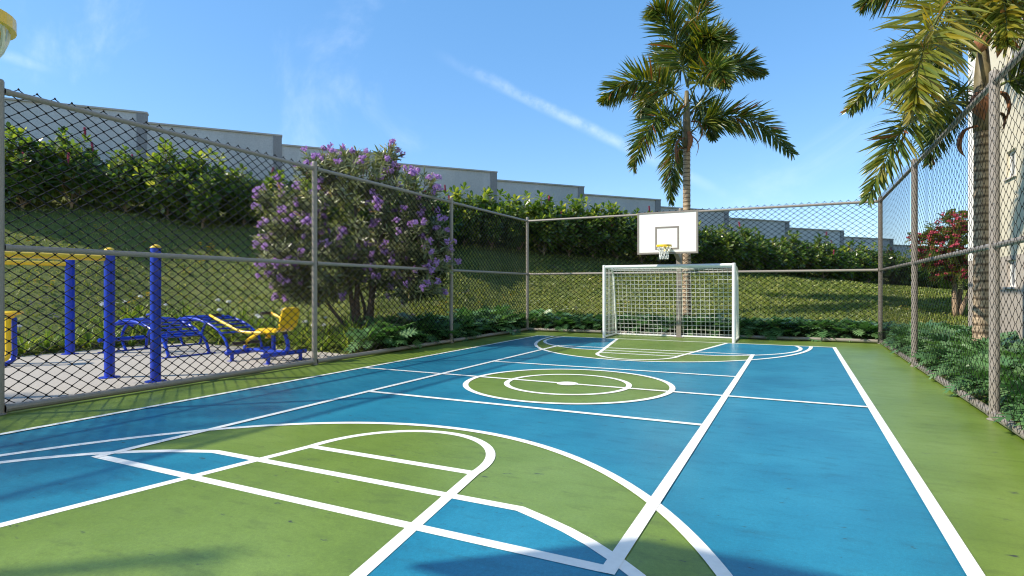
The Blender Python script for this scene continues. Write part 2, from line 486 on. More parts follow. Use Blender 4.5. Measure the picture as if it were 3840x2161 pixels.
def build_court():
    Z = 0.0015
    mb = MB(); mb.box(FXL - 0.10, FXR + 0.12, FYN - 0.2, FYF + 0.12, -0.12, 0.0)
    tag(mb.build('court_surface', M['court_green']), 'green painted sports court slab inside the fence', 'court', kind='structure')
    blue = MB(); green = MB(); blue2 = MB(); green2 = MB(); L = MB()
    blue.poly([(XL, YN), (XR, YN), (XR, YF), (XL, YF)], Z)
    A, B = 3.30, 4.56                     # three-point ellipse
    VX = 2.175                            # half width between the volleyball lines
    D_R, D_X, D_Y = 2.35, 0.73, 0.71      # penalty area corner arcs (relative to the end line)
    def arcpt(a): return (A * math.cos(a), B * math.sin(a))
    def line(pts, w=LW, closed=False, buf=None):
        """painted stripe of constant width along pts"""
        P = [V((x, y, 0)) for x, y in pts]
        n = len(P); l = []; r = []
        for i in range(n):
            a = P[i - 1] if (i > 0 or closed) else P[i]
            b = P[(i + 1) % n] if (i < n - 1 or closed) else P[i]
            d0 = (P[i] - a); d1 = (b - P[i])
            d0 = d0.normalized() if d0.length > 1e-6 else d1.normalized()
            d1 = d1.normalized() if d1.length > 1e-6 else d0
            t = (d0 + d1).normalized(); nn = V((-t.y, t.x, 0))
            k = 1 / max(0.5, math.sqrt((1 + d0.dot(d1)) / 2))
            l.append(P[i] + nn * (w / 2 * k)); r.append(P[i] - nn * (w / 2 * k))
        vs = [(p.x, p.y, LZ[0]) for p in l + r]
        m = n if closed else n - 1
        L.add(vs, [(i, n + i, n + (i + 1) % n, (i + 1) % n) for i in range(m)])
        LZ[0] += 0.00012
    LZ = [Z * 5]
    for end in (0, 1):
        def T(x, y):      # local: x across from the centre, y away from the end line
            return (X0 + x, YN + y) if end == 0 else (X0 - x, YF - y)
        dpts = [(D_X + D_R * math.cos(a), D_Y + D_R * math.sin(a)) for a in [R(-17.6 + i * 5) for i in range(18)]]
        dpts = [(x, max(0, y)) for x, y in dpts if x > 1.44] + [(1.44, 2.96)]
        dpoly = dpts + [(-x, y) for x, y in reversed(dpts)]
        kw = lambda y: 1.42 - 0.178 * y
        green.poly([T(*arcpt(math.pi * i / 64)) for i in range(65)], Z * 2)
        # left of the left-hand volleyball line the paint stays blue
        side = [arcpt(a) for a in [math.pi * i / 128 for i in range(129)]]
        blue2.poly([T(x, y) for x, y in side if x <= -VX] + [T(-VX, 0)], Z * 3)
        blue2.poly([T(*q) for q in dpoly], Z * 3.4)
        fe = [(0.83 * math.cos(math.pi * i / 32), 3.44 + 0.93 * math.sin(math.pi * i / 32)) for i in range(33)]
        green2.poly([T(-kw(0), 0), T(kw(0), 0)] + [T(*q) for q in fe], Z * 4.2)
        line([T(*arcpt(math.pi * i / 96)) for i in range(97)])
        line([T(*q) for q in dpoly])
        line([T(-VX, 2.44), T(VX, 2.44)])
        line([T(-0.83, 3.44), T(0.83, 3.44)])
        line([T(kw(0), 0)] + [T(*q) for q in fe] + [T(-kw(0), 0)])
        line([T(-VX, 5.80), T(VX, 5.80)])
    ring = lambda r, n=72: [(X0 + r * math.cos(2 * math.pi * i / n), Y0 + r * math.sin(2 * math.pi * i / n)) for i in range(n)]
    green.poly(ring(1.48), Z * 2)
    line(ring(1.48), closed=True); line(ring(0.885), closed=True)
    L.poly(ring(0.155, 28), LZ[0]); LZ[0] += 0.00012
    line([(XL, Y0), (XR, Y0)])
    for sx in (-1, 1): line([(X0 + sx * VX, YN + 2.40), (X0 + sx * VX, YF - 2.40)])
    line([(XL, YN - 0.04), (XL, YF + 0.04)]); line([(XR, YN - 0.04), (XR, YF + 0.04)])
    line([(XL, YN), (XR, YN)]); line([(XL, YF), (XR, YF)])
    def bld(mb, name, mat, lab):
        tag(mb.build(name, mat), lab, 'court paint', kind='structure')
    bld(blue, 'blue_playing_field', M['court_blue'], 'blue painted playing field of the court')
    bld(green, 'green_court_zone', M['court_green'], 'green painted arcs and centre circle of the court')
    bld(blue2, 'blue_penalty_area', M['court_blue'], 'blue painted penalty areas of the court')
    bld(green2, 'green_key', M['court_green'], 'green painted basketball keys of the court')
    bld(L, 'court_line_markings', M['court_white'], 'white painted line markings of the court')
build_court()

# kerb and exercise pad
mb = MB(); mb.box(FXL - 0.34, FXL - 0.105, FYN - 4, 9.1, -0.1, 0.03)
tag(mb.build('kerb_strip', M['kerb'], bevel=0.01), 'pale concrete kerb strip beside the left fence', 'kerb', kind='structure')
mb = MB()
pts = [(-8.23, -6), (-8.23, 9.25)] + [(-9.2 - 0.0, 9.42)] + [(-13.3 + 0.85 * math.cos(R(90 + i * 9)) - 0.0, 8.62 + 0.85 * math.sin(R(90 + i * 9))) for i in range(11)] + [(-14.15, -6)]
n = len(pts)
mb.add([(x, y, 0.012) for x, y in pts] + [(x, y, -0.1) for x, y in pts], [tuple(range(n))] + [(i, i + n, (i + 1) % n + n, (i + 1) % n) for i in range(n)])
tag(mb.build('exercise_pad', M['concrete']), 'pale concrete pad under the outdoor gym', 'paving', kind='structure')

# ------------------------------------------------------------------ fences
FH = 3.70; RT = 3.58; RM = 1.85; RB = 0.06
def chain_panel(a, b, off, parent, r=0.0052):
    """woven wire between posts a and b (points), moved by off across the fence"""
    a = V(a); b = V(b); d = (b - a); Ln = d.length; d.normalize(); o = V(off)
    mb = MB()
    hw = 0.045; dz = 0.0665; z0 = 0.07; rows = int((RT + 0.12 - z0) / dz)
    n = int((Ln - 0.05) / (2 * hw)); st = (Ln - n * 2 * hw) / 2 + hw
    nn = d.cross(UP)
    for i in range(n):
        c = st + i * 2 * hw
        vs = []; fs = []
        for k in range(rows + 1):
            sg = 1 if (i + k) % 2 else -1
            p = a + d * (c + sg * (hw + 0.002)) + o + nn * (sg * 0.004) + UP * (z0 + k * dz)
            vs += [p + d * r * 1.15, p - d * r * 0.6 + nn * r, p - d * r * 0.6 - nn * r]
        for k in range(rows):
            for q in range(3):
                q2 = (q + 1) % 3
                fs.append((k * 3 + q, k * 3 + q2, (k + 1) * 3 + q2, (k + 1) * 3 + q))
        mb.add(vs, fs)
    # twisted knots
    g = r * 1.6
    for i in range(n - 1):
        for k in range(rows + 1):
            if (i + k) % 2:
                p = a + d * (st + i * 2 * hw + hw) + o + UP * (z0 + k * dz)
                mb.add([p + d * g, p - d * g, p + nn * g, p - nn * g, p + UP * g * 1.2, p - UP * g * 1.2],
                       [(0, 2, 4), (2, 1, 4), (1, 3, 4), (3, 0, 4), (2, 0, 5), (1, 2, 5), (3, 1, 5), (0, 3, 5)])
    mb.build('wire_mesh', M['wire'], parent)

def fence(posts, corner, off, label, pr=0.048, rr=0.033, wr=0.0088):
    """posts: points that get a post; corner: points where the rails end at a post of another run"""
    root = empty('chain_link_fence', (0, 0, 0), label, 'fence')
    root.location = (0, 0, 0)
    pts = sorted(posts + corner)
    for p in posts:
        mb = MB(); mb.lathe((p[0], p[1], 0), [(pr, -0.02), (pr, FH - 0.02), (pr * 0.8, FH), (0.004, FH + 0.004)], 14)
        mb.lathe((p[0], p[1], 0), [(pr + 0.02, 0.003), (pr + 0.02, 0.012), (pr + 0.002, 0.02)], 14)
        mb.build('post', M['metal'], root, smooth=False)
    for a, b in zip(pts, pts[1:]):
        A = V((*a, 0)); B = V((*b, 0)); d = (B - A).normalized()
        A2 = A + d * (pr + 0.001); B2 = B - d * (pr + 0.001)
        for nm, z, r in (('top_rail', RT, rr), ('middle_rail', RM, rr), ('bottom_rail', RB, 0.045)):
            mb = MB()
            mb.tube([A2 + UP * z, B2 + UP * z], r, 12)
            for q, s in ((A2, 1), (B2, -1)):
                mb.tube([q + UP * z, q + d * s * 0.05 + UP * z], r + 0.006, 12)
            mb.build(nm, M['metal'], root)
        chain_panel(A, B, off, root, wr)
    return root
YS = [3.20, 7.84, 12.48]
fence([(FXL, y) for y in [FYN - 0.14] + YS] , [(FXL, FYF)], (-0.060, 0, 0), 'tall grey-posted chain-link fence between the court and the blue gym equipment')
fence([(FXL, FYF), (-3.03, FYF), (FXR, FYF)], [], (0, 0.060, 0), 'chain-link fence running behind the white goal')
fence([(FXR, y) for y in [FYN - 0.14, 3.1, 7.74, 12.40]], [(FXR, FYF)], (-0.060, 0, 0), 'chain-link fence between the court and the cream building, its mesh in front of the posts', wr=0.0025)

# ------------------------------------------------------------------ goal
def build_goal():
    gx0, gx1, gy = -4.85, -1.445, 15.64
    root = empty('football_goal', ((gx0 + gx1) / 2, gy, 0), 'white football goal with a square-mesh net at the far end', 'goal')
    cx = (gx0 + gx1) / 2; w = (gx1 - gx0) / 2; h = 2.03
    for s in (-1, 1):
        mb = MB(); mb.lathe((s * w, 0, 0), [(0.046, 0.002), (0.046, h + 0.0), (0.03, h + 0.008), (0.004, h + 0.01)], 14)
        mb.build('goal_post', M['white_metal'], root)
    mb = MB(); mb.tube([(-w + 0.047, 0, h - 0.044), (w - 0.047, 0, h - 0.044)], 0.044, 14); mb.build('crossbar', M['white_metal'], root)
    prof = [(0.05, h - 0.05), (0.55, h - 0.08), (0.75, h - 0.12), (0.88, h - 0.24), (0.95, h - 0.45), (1.22, 0.06)]
    sp = spline([(0, y, z) for y, z in prof], 22)
    mb = MB()
    for s in (-1, 1):
        mb.tube([p + V((s * w, 0, 0)) for p in sp], 0.028, 10)
        mb.tube([V((s * w, 0.05, 0.03)), V((s * w, 1.22, 0.03))], 0.028, 10)
    mb.tube([(-w + 0.03, 1.22, 0.03), (w - 0.03, 1.22, 0.03)], 0.026, 10)
    mb.build('back_frame', M['white_metal'], root)
    # net: back sheet follows the frame profile
    net = MB(); r = 0.0055
    nx = 28
    for i in range(nx + 1):
        x = -w + 2 * w * i / nx
        sag = 0.03 * math.sin(math.pi * i / nx)
        net.tube([p + V((x, 0.012 + sag * math.sin(math.pi * k / 21), 0)) for k, p in enumerate(sp)], r, 4, False)
    acc = [0]
    for a, b in zip(sp, sp[1:]): acc.append(acc[-1] + (b - a).length)
    rows = int(acc[-1] / 0.118)
    def along(t):
        for k in range(len(sp) - 1):
            if acc[k + 1] >= t:
                u = (t - acc[k]) / (acc[k + 1] - acc[k]); return sp[k].lerp(sp[k + 1], u)
        return sp[-1]
    for j in range(1, rows + 1):
        q = along(acc[-1] * j / (rows + 0.5))
        net.tube([q + V((-w + 2 * w * i / 14, 0.012 + 0.03 * math.sin(math.pi * i / 14), -0.012 * math.sin(math.pi * i / 14))) for i in range(15)], r, 4, False)
    # sides
    for s in (-1, 1):
        for j in range(1, 16):
            z = h * j / 16.5
            yb = 1.22
            for k in range(len(sp) - 1):
                if sp[k].z >= z >= sp[k + 1].z:
                    u = (sp[k].z - z) / (sp[k].z - sp[k + 1].z); yb = sp[k].lerp(sp[k + 1], u).y
            net.tube([(s * w, 0.03, z), (s * w, yb, z)], r, 4, False)
        for j in range(1, 9):
            y = 1.2 * j / 9
            zt = 0.06
            for k in range(len(sp) - 1):
                if sp[k].y <= y <= sp[k + 1].y:
                    u = (y - sp[k].y) / (sp[k + 1].y - sp[k].y); zt = sp[k].lerp(sp[k + 1], u).z
            net.tube([(s * w, y, 0.03), (s * w, y, zt)], r, 4, False)
    net.build('net', M['net'], root)
build_goal()

# ------------------------------------------------------------------ basketball hoops
def build_hoop(loc, rz, label):
    """local: board faces -y, rim centre at the origin in plan"""
    root = empty('basketball_hoop', loc, label, 'basketball hoop', rz=rz)
    by = 0.37; bw = 0.775; z0, z1 = 2.285, 3.385
    bd = MB(); bd.box(-bw + 0.045, bw - 0.045, by, by + 0.03, z0 + 0.045, z1 - 0.045)
    board = bd.build('backboard', M['board'], root)
    fr = MB()
    fr.box(-bw, bw, by - 0.008, by + 0.04, z0, z0 + 0.045); fr.box(-bw, bw, by - 0.008, by + 0.04, z1 - 0.045, z1)
    fr.box(-bw, -bw + 0.045, by - 0.008, by + 0.04, z0 + 0.045, z1 - 0.045); fr.box(bw - 0.045, bw, by - 0.008, by + 0.04, z0 + 0.045, z1 - 0.045)
    fr.build('board_frame', M['pole_grey'], board)
    sq = MB(); a = 0.305; s0, s1, t = 2.395, 2.995, 0.045
    y0, y1 = by - 0.004, by - 0.0005
    sq.box(-a, a, y0, y1, s0, s0 + t); sq.box(-a, a, y0, y1, s1 - t, s1)
    sq.box(-a, -a + t, y0, y1, s0 + t, s1 - t); sq.box(a - t, a, y0, y1, s0 + t, s1 - t)
    sq.build('target_square', M['pole_grey'], board)
    rim = MB(); n = 32; zc = 2.47; r0, r1, hh = 0.168, 0.19, 0.024
    vs = []; fs = []
    for k in range(n):
        an = 2 * math.pi * k / n; c, s = math.cos(an), math.sin(an)
        for r, z in ((r0, -hh), (r1, -hh), (r1, hh), (r0, hh)): vs.append((r * c, r * s, zc + z))
    for k in range(n):
        k2 = (k + 1) % n
        for q in range(4): fs.append((k * 4 + q, k * 4 + (q + 1) % 4, k2 * 4 + (q + 1) % 4, k2 * 4 + q))
    rim.add(vs, fs)
    rim.box(-0.075, 0.075, r1 - 0.012, by - 0.009, zc - hh, zc - hh + 0.03)
    rim.box(-0.075, 0.075, by - 0.02, by - 0.005, zc - 0.12, zc + 0.05)
    rim.build('rim', M['yellow'], root)
    net = MB(); m = 10
    for k in range(m):
        for sgn in (-1, 1):
            pp = []
            for j in range(9):
                t = j / 8; rr = 0.165 - 0.07 * t ** 0.8 + 0.012 * math.sin(t * 9)
                an = 2 * math.pi * (k + sgn * t * 1.5) / m
                pp.append((rr * math.cos(an), rr * math.sin(an), zc - 0.01 - 0.33 * t))
            net.tube(pp, 0.0075, 5, True)
    net.build('net', M['net'], root)
    pl = MB()
    pl.bar((0, 2.05, 0.0), (0, 2.05, 2.25), 0.13, 0.13, V((0, 1, 0)))
    pl.box(-0.14, 0.14, 1.91, 2.19, 0.002, 0.02)
    pl.build('pole', M['pole_grey'], root)
    ar = MB()
    ar.bar((0, 2.09, 2.22), (0, 0.43, 2.86), 0.11, 0.13, UP)
    for s in (-1, 1):
        ar.bar((s * 0.06, 0.9, 2.64), (s * 0.5, 0.41, 2.5), 0.04, 0.04); ar.bar((s * 0.06, 0.9, 2.70), (s * 0.5, 0.41, 3.2), 0.04, 0.04)
    ar.build('arm', M['pole_grey'], root)
build_hoop((-3.03, 14.83, 0), 0, 'whole basketball hoop with white backboard standing above the goal')
build_hoop((-2.97, 1.06, 0), math.pi, 'basketball hoop cut by the upper left corner, only its yellow rim and net showing')

# ------------------------------------------------------------------ gym equipment
def dome_post(x, y, r, zt, parent, name='post'):
    mb = MB()
    mb.lathe((x, y, 0), [(r, 0.014), (r, zt - r * 0.75)], 20)
    mb.lathe((x, y, 0), [(r + 0.07, 0.013), (r + 0.07, 0.025), (r + 0.002, 0.03)], 20)
    o = mb.build(name, M['blue'], parent)
    mb = MB()
    mb.lathe((x, y, 0), [(r + 0.004, zt - r * 0.78), (r + 0.004, zt - r * 0.7), (r * 0.9, zt - r * 0.38), (r * 0.6, zt - r * 0.12), (r * 0.25, zt - 0.003), (0.002, zt)], 20)
    mb.build('dome_cap', M['yellow'], o, smooth=False)
    return o

def pull_up(px, py, r, zt, zb, qx, qy, label, rb=0.045):
    root = empty('pull_up_bar', (px, py, 0), label, 'gym equipment')
    dome_post(0, 0, r, zt, root); dome_post(qx - px, qy - py, r, zt, root)
    d = V((qx - px, qy - py, 0)); u = d.normalized()
    mb = MB(); mb.tube([u * r * 0.95 + UP * zb, d - u * r * 0.95 + UP * zb], rb, 14); mb.build('bar', M['yellow'], root)
pull_up(-9.56, 5.26, 0.073, 2.03, 1.86, -9.90, 2.90, 'nearer pull-up bar, a yellow bar on a blue post with a yellow dome')
pull_up(-13.70, 6.76, 0.086, 2.10, 1.90, -14.02, 4.45, 'farther pull-up bar, a yellow bar on a thick blue post beside the grass bank')
root = empty('exercise_post', (-8.54, 5.34, 0), 'free-standing blue post with a yellow dome, the nearest one to the fence', 'gym equipment')
dome_post(0, 0, 0.072, 2.05, root)
mb = MB(); mb.tube([(-0.06, -0.02, 1.0), (-0.13, -0.05, 1.0)], 0.02, 8)
mb.build('bracket', M['blue'], root)

def sit_up_bench(loc, label, group):
    root = empty('sit_up_bench', loc, label, 'gym equipment', group)
    # local x along the bench, y across; arch profile from the left foot to the right foot
    prof = [(-1.10, 0.03), (-1.04, 0.28), (-0.90, 0.52), (-0.62, 0.67), (-0.25, 0.71), (0.10, 0.68), (0.48, 0.58), (0.76, 0.44), (0.96, 0.27), (1.08, 0.03)]
    sp = spline([(x, 0, z) for x, z in prof], 34)
    for y in (-0.44, 0.44):
        mb = MB(); mb.tube([p + V((0, y, 0)) for p in sp], 0.03, 12); mb.build('arch', M['blue'], root, smooth=True)
    for x in (-1.10, 1.08):
        mb = MB(); mb.box(x - 0.04, x + 0.04, -0.56, 0.56, 0.014, 0.032)
        for y in (-0.44, 0.44): mb.lathe((x, y, 0), [(0.045, 0.033), (0.045, 0.05), (0.032, 0.055)], 12)
        mb.build('foot_bar', M['blue'], root)
    # slats over the top and down the right half
    for k in (9, 11, 13, 15, 17, 19, 21, 23, 25, 27):
        p = sp[k]
        mb = MB(); mb.tube([p + V((0, -0.42, 0.028)), p + V((0, 0.42, 0.028))], 0.021 if k > 13 else 0.030, 8); mb.build('slat', M['blue'], root)
    br = spline([(-1.0, 0, 0.62), (-1.14, 0, 0.52), (-1.24, 0, 0.34), (-1.20, 0, 0.16), (-1.10, 0, 0.03)], 14)
    mb = MB(); mb.tube(br, 0.028, 10); mb.tube([(-1.0, 0, 0.62), (-0.84, 0, 0.56)], 0.026, 10); mb.build('foot_bracket', M['blue'], root, smooth=True)
    mb = MB(); mb.tube([(-1.22, -0.50, 0.27), (-1.22, -0.485, 0.27), (-1.22, 0.485, 0.27), (-1.22, 0.50, 0.27)], [0.035, 0.045, 0.045, 0.035], 14); mb.build('foot_roller', M['blue'], root)
sit_up_bench((-12.24, 7.68, 0), 'nearer of the two blue arched sit-up benches with slats, behind the blue posts', 'blue sit-up benches')
sit_up_bench((-12.18, 8.98, 0), 'farther of the two blue arched sit-up benches with slats, close to the grass bank', 'blue sit-up benches')

def rower():
    root = empty('rowing_machine', (-9.1, 7.85, 0), 'yellow seated rowing machine on a blue base with dark grips', 'gym equipment')
    for x in (-0.52, 0.45):
        b = MB(); b.tube([(x, -0.52, 0.17), (x, -0.51, 0.17), (x, 0.51, 0.17), (x, 0.52, 0.17)], [0.03, 0.042, 0.042, 0.03], 12)
        for y in (-0.38, 0.38):
            b.lathe((x, y, 0), [(0.035, 0.02), (0.035, 0.15)], 10); b.box(x - 0.07, x + 0.07, y - 0.06, y + 0.06, 0.013, 0.022)
        b.build('base_bar', M['blue'], root)
    f = MB(); f.tube(spline([(-0.56, 0, 0.19), (-0.1, 0, 0.20), (0.35, 0, 0.19), (0.50, 0, 0.22), (0.53, 0, 0.34), (0.45, 0, 0.55)], 24), 0.038, 12)
    f.tube([(0.15, 0, 0.2), (0.15, 0, 0.50)], 0.042, 12)
    f.lathe((-0.61, -0.0, 0.16), [(0.05, 0.0), (0.055, 0.10), (0.03, 0.13)], 14)
    f.build('frame', M['blue'], root, smooth=False)
    f = MB(); f.tube([(0.463, 0, 0.52), (0.447, 0, 0.57)], 0.046, 12); f.build('collar', M['rubber'], root)
    a = MB(); a.tube(spline([(-0.57, 0, 0.22), (-0.62, 0, 0.33), (-0.45, 0, 0.43), (-0.13, 0, 0.56), (0.2, 0, 0.58)], 20), 0.034, 12); a.build('seat_arm', M['yellow'], root)
    def pad(pts, w, t, name, par, hump):
        mb = MB(); vs = []; fs = []
        n = len(pts); m = 7
        for lay in (0, 1):
            for i, (p, wid) in enumerate(pts):
                for k in range(m):
                    u = k / (m - 1) * 2 - 1
                    q = V(p) + V((0, u * w * wid, 0)) + hump * (0.02 * (abs(abs(u) - 0.5) < 0.34) - 0.02)
                    vs.append(q - hump * (t * lay))
        for lay in (0, 1):
            for i in range(n - 1):
                for k in range(m - 1):
                    q = [lay * n * m + i * m + k, lay * n * m + i * m + k + 1, lay * n * m + (i + 1) * m + k + 1, lay * n * m + (i + 1) * m + k]
                    fs.append(q if lay == 0 else q[::-1])
        edge = [k for k in range(m)] + [i * m + m - 1 for i in range(1, n)] + [(n - 1) * m + k for k in range(m - 2, -1, -1)] + [i * m for i in range(n - 2, 0, -1)]
        for e0, e1 in zip(edge, edge[1:] + edge[:1]): fs.append((e0, e0 + n * m, e1 + n * m, e1))
        mb.add(vs, fs)
        return mb.build(name, M['yellow'], par)
    pad([((-0.17, 0, 0.625), 0.7), ((-0.10, 0, 0.63), 1), ((0.15, 0, 0.62), 1), ((0.40, 0, 0.64), 1), ((0.46, 0, 0.68), 0.8)], 0.20, 0.045, 'seat', root, V((0, 0, 1)))
    pad([((0.47, 0, 0.66), 0.75), ((0.49, 0, 0.72), 1), ((0.54, 0, 0.90), 1), ((0.575, 0, 1.0), 0.96), ((0.585, 0, 1.04), 0.7)], 0.21, 0.04, 'backrest', root, V((-0.95, 0, 0.28)))
    b = MB(); b.tube([(0.02, -0.02, 0.58), (0.02, -0.02, 0.50)], 0.03, 10); b.lathe((0.03, -0.02, 0.44), [(0.05, 0), (0.06, 0.03), (0.05, 0.06)], 12); b.build('stopper', M['yellow'], root)
    for s, e in ((-1, (-1.26, -0.30, 0.86)), (1, (-0.40, 0.42, 0.90))):
        l = MB()
        if s < 0: l.tube(spline([(0.15, -0.20, 0.56), (-0.25, -0.26, 0.56), (-0.50, -0.28, 0.60), e], 16), 0.027, 10)
        else: l.tube(spline([(0.40, 0.22, 0.62), (0.30, 0.34, 0.66), (0.05, 0.40, 0.75), e], 16), 0.027, 10)
        lo = l.build('lever', M['yellow'], root, smooth=True)
        g = MB(); g.tube([V(e) + V((-0.005, 0, 0)), V(e) + V((0, 0.24 * (1 if s < 0 else -1), 0))], 0.03, 10); g.build('grip', M['rubber'], lo)
    for s in (-1, 1):
        g = MB(); g.tube([(-0.60, s * 0.035, 0.33), (-0.60, s * 0.30, 0.33)], 0.032, 10); g.build('foot_peg', M['rubber'], root)
rower()

def leg_machine():
    root = empty('leg_press_machine', (-12.6, 5.3, 0), 'yellow and blue gym machine half hidden behind the leftmost fence post', 'gym equipment')
    f = MB(); f.tube(spline([(0, 0.03, 0.87), (0, 0.03, 0.5), (0, 0.03, 0.18), (0.0, -0.06, 0.06), (0, -0.25, 0.04), (0, -1.0, 0.04)], 28), 0.042, 12)
    f.tube([(0, -1.0, 0.04), (0, -1.0, 0.7)], 0.042, 12); f.box(-0.3, 0.3, -1.06, -0.96, 0.013, 0.05)
    f.build('frame', M['blue'], root, smooth=False)
    s = MB(); s.lathe((0, -0.02, 0), [(0.05, 0.86), (0.06, 0.90), (0.17, 0.935), (0.19, 0.965), (0.17, 0.985), (0.05, 0.99)], 20); s.build('saddle', M['yellow'], root)
    l = MB(); l.tube(spline([(0.1, -0.10, 0.87), (0.1, -0.10, 0.5), (0.1, -0.10, 0.26), (0.1, -0.16, 0.14), (0.1, -0.4, 0.11), (0.1, -0.9, 0.11)], 28), 0.046, 12); l.build('swing_arm', M['yellow'], root)
leg_machine()

# ------------------------------------------------------------------ boundary wall
def boundary_wall():
    D = 23.5
    root = empty('boundary_wall', (0, 0, 0), 'long grey stepped boundary wall behind the hedge', 'wall')
    for k in range(-4, 17):
        s1 = -3.81 + 4.37 * k; s0 = s1 - 4.37
        top = 7.53 - 0.345 * k
        zb = min(terrain(*(WN * D + WU * s0).xy), terrain(*(WN * D + WU * s1).xy)) - 0.8
        def slab(mb, a, b, p0, p1, z0, z1):
            c = [WU * a + WN * p0, WU * b + WN * p0, WU * b + WN * p1, WU * a + WN * p1]
            mb.add([(q.x, q.y, z0) for q in c] + [(q.x, q.y, z1) for q in c], [(0, 3, 2, 1), (4, 5, 6, 7), (0, 1, 5, 4), (1, 2, 6, 5), (2, 3, 7, 6), (3, 0, 4, 7)])
        mb = MB(); slab(mb, s0, s1 - 0.30, D, D + 0.2, zb, top - 0.06); pn = mb.build('wall_panel', M['wall_grey'], root)
        mb = MB(); slab(mb, s1 - 0.30, s1, D - 0.035, D + 0.24, zb, top - 0.06); pl = mb.build('pilaster', M['wall_dark'], root)
        mb = MB(); slab(mb, s0 + 0.002, s1 + 0.02, D - 0.05, D + 0.26, top - 0.06, top); mb.build('coping', M['coping'], pn)
boundary_wall()

# ------------------------------------------------------------------ building
def building():
    XB = 3.72
    root = empty('apartment_building', (XB, 9, 0), 'cream and taupe apartment building beyond the right fence', 'building')
    root.location = (0, 0, 0)
    y0, y1, xb, top, zs = -1.0, 17.07, 13.0, 13.5, 2.05
    wx = XB + 0.11
    wins = []
    for fl in range(5):
        zb = 1.42 + 2.2 * fl
        for yc in range(7):
            base = 14.78 - 2.9 * yc
            wins.append((base - 0.28, base + 0.28, zb, zb + 0.54))
            wins.append((base - 1.95, base - 1.10, zb - 0.36, zb + 0.62))
    def wall_band(z0, z1, mat, name):
        mb = MB()
        ws = [w for w in wins if w[2] < z1 and w[3] > z0]
        zs_ = sorted(set([z0, z1] + [min(max(w[2], z0), z1) for w in ws] + [min(max(w[3], z0), z1) for w in ws]))
        for a, b in zip(zs_, zs_[1:]):
            row = sorted([w for w in ws if w[2] <= a + 1e-6 and w[3] >= b - 1e-6])
            y = y0
            for w in row + [(y1, y1, 0, 0)]:
                if w[0] - y > 1e-4: mb.add([(wx, y, a), (wx, w[0], a), (wx, w[0], b), (wx, y, b)], [(0, 3, 2, 1)])
                y = w[1]
        for w in ws:       # reveals
            a, b, c, d = w; c2 = max(c, z0); d2 = min(d, z1)
            mb.add([(wx, a, c2), (wx + 0.12, a, c2), (wx + 0.12, a, d2), (wx, a, d2)], [(0, 1, 2, 3)])
            mb.add([(wx, b, c2), (wx + 0.12, b, c2), (wx + 0.12, b, d2), (wx, b, d2)], [(3, 2, 1, 0)])
            if c >= z0: mb.add([(wx, a, c), (wx, b, c), (wx + 0.12, b, c), (wx + 0.12, a, c)], [(0, 1, 2, 3)])
            if d <= z1: mb.add([(wx, a, d), (wx, b, d), (wx + 0.12, b, d), (wx + 0.12, a, d)], [(3, 2, 1, 0)])
        mb.add([(wx, y0, z0), (xb, y0, z0), (xb, y0, z1), (wx, y0, z1)], [(0, 1, 2, 3)])
        mb.add([(xb, y0, z0), (xb, y1 + 0.4, z0), (xb, y1 + 0.4, z1), (xb, y0, z1)], [(0, 1, 2, 3)])
        mb.add([(xb, y1 + 0.4, z0), (XB + 0.3, y1 + 0.4, z0), (XB + 0.3, y1 + 0.4, z1), (xb, y1 + 0.4, z1)], [(0, 1, 2, 3)])
        return mb.build(name, mat, root)
    wall_band(-0.3, zs, M['taupe'], 'lower_wall'); wall_band(zs, top, M['cream'], 'upper_wall')
    mb = MB(); mb.box(XB, XB + 0.30, y1, y1 + 0.43, zs, top); mb.build('corner_pilaster', M['white_render'], root)
    mb = MB(); mb.box(XB + 0.003, XB + 0.298, y1 + 0.003, y1 + 0.428, -0.3, zs); mb.build('pilaster_base', M['taupe'], root)
    mb = MB(); mb.box(XB - 0.2, xb + 0.2, y0 - 0.2, y1 + 0.7, top, top + 0.25); mb.build('roof', M['white_render'], root)
    for (a, b, c, d) in wins:
        if b > 17 or a < 2 and c > 5: continue
        f = MB(); t = 0.045; x = wx + 0.06
        f.box(x, x + 0.05, a + 0.001, b - 0.001, c + 0.001, c + t); f.box(x, x + 0.05, a + 0.001, b - 0.001, d - t, d - 0.001)
        f.box(x, x + 0.05, a + 0.001, a + t, c + t, d - t); f.box(x, x + 0.05, b - t, b - 0.001, c + t, d - t)
        m = (a + b) / 2; f.box(x + 0.002, x + 0.048, m - 0.022, m + 0.022, c + t, d - t)
        w = f.build('window', M['white_render'], root)
        g = MB(); g.box(x + 0.02, x + 0.03, a + t, m - 0.022, c + t, d - t); g.box(x + 0.02, x + 0.03, m + 0.022, b - t, c + t, d - t); g.build('pane', M['glass'], w)
        s = MB(); s.box(wx - 0.04, wx + 0.058, a - 0.05, b + 0.05, c - 0.035, c - 0.002); s.build('sill', M['wall_grey'], w)
building()

# ------------------------------------------------------------------ hedge
def limb(mb, pts, r0, r1, n=7, seg=10):
    sp = spline(pts, seg)
    mb.tube(sp, [r0 + (r1 - r0) * i / (seg - 1) for i in range(seg)], n)
    return sp

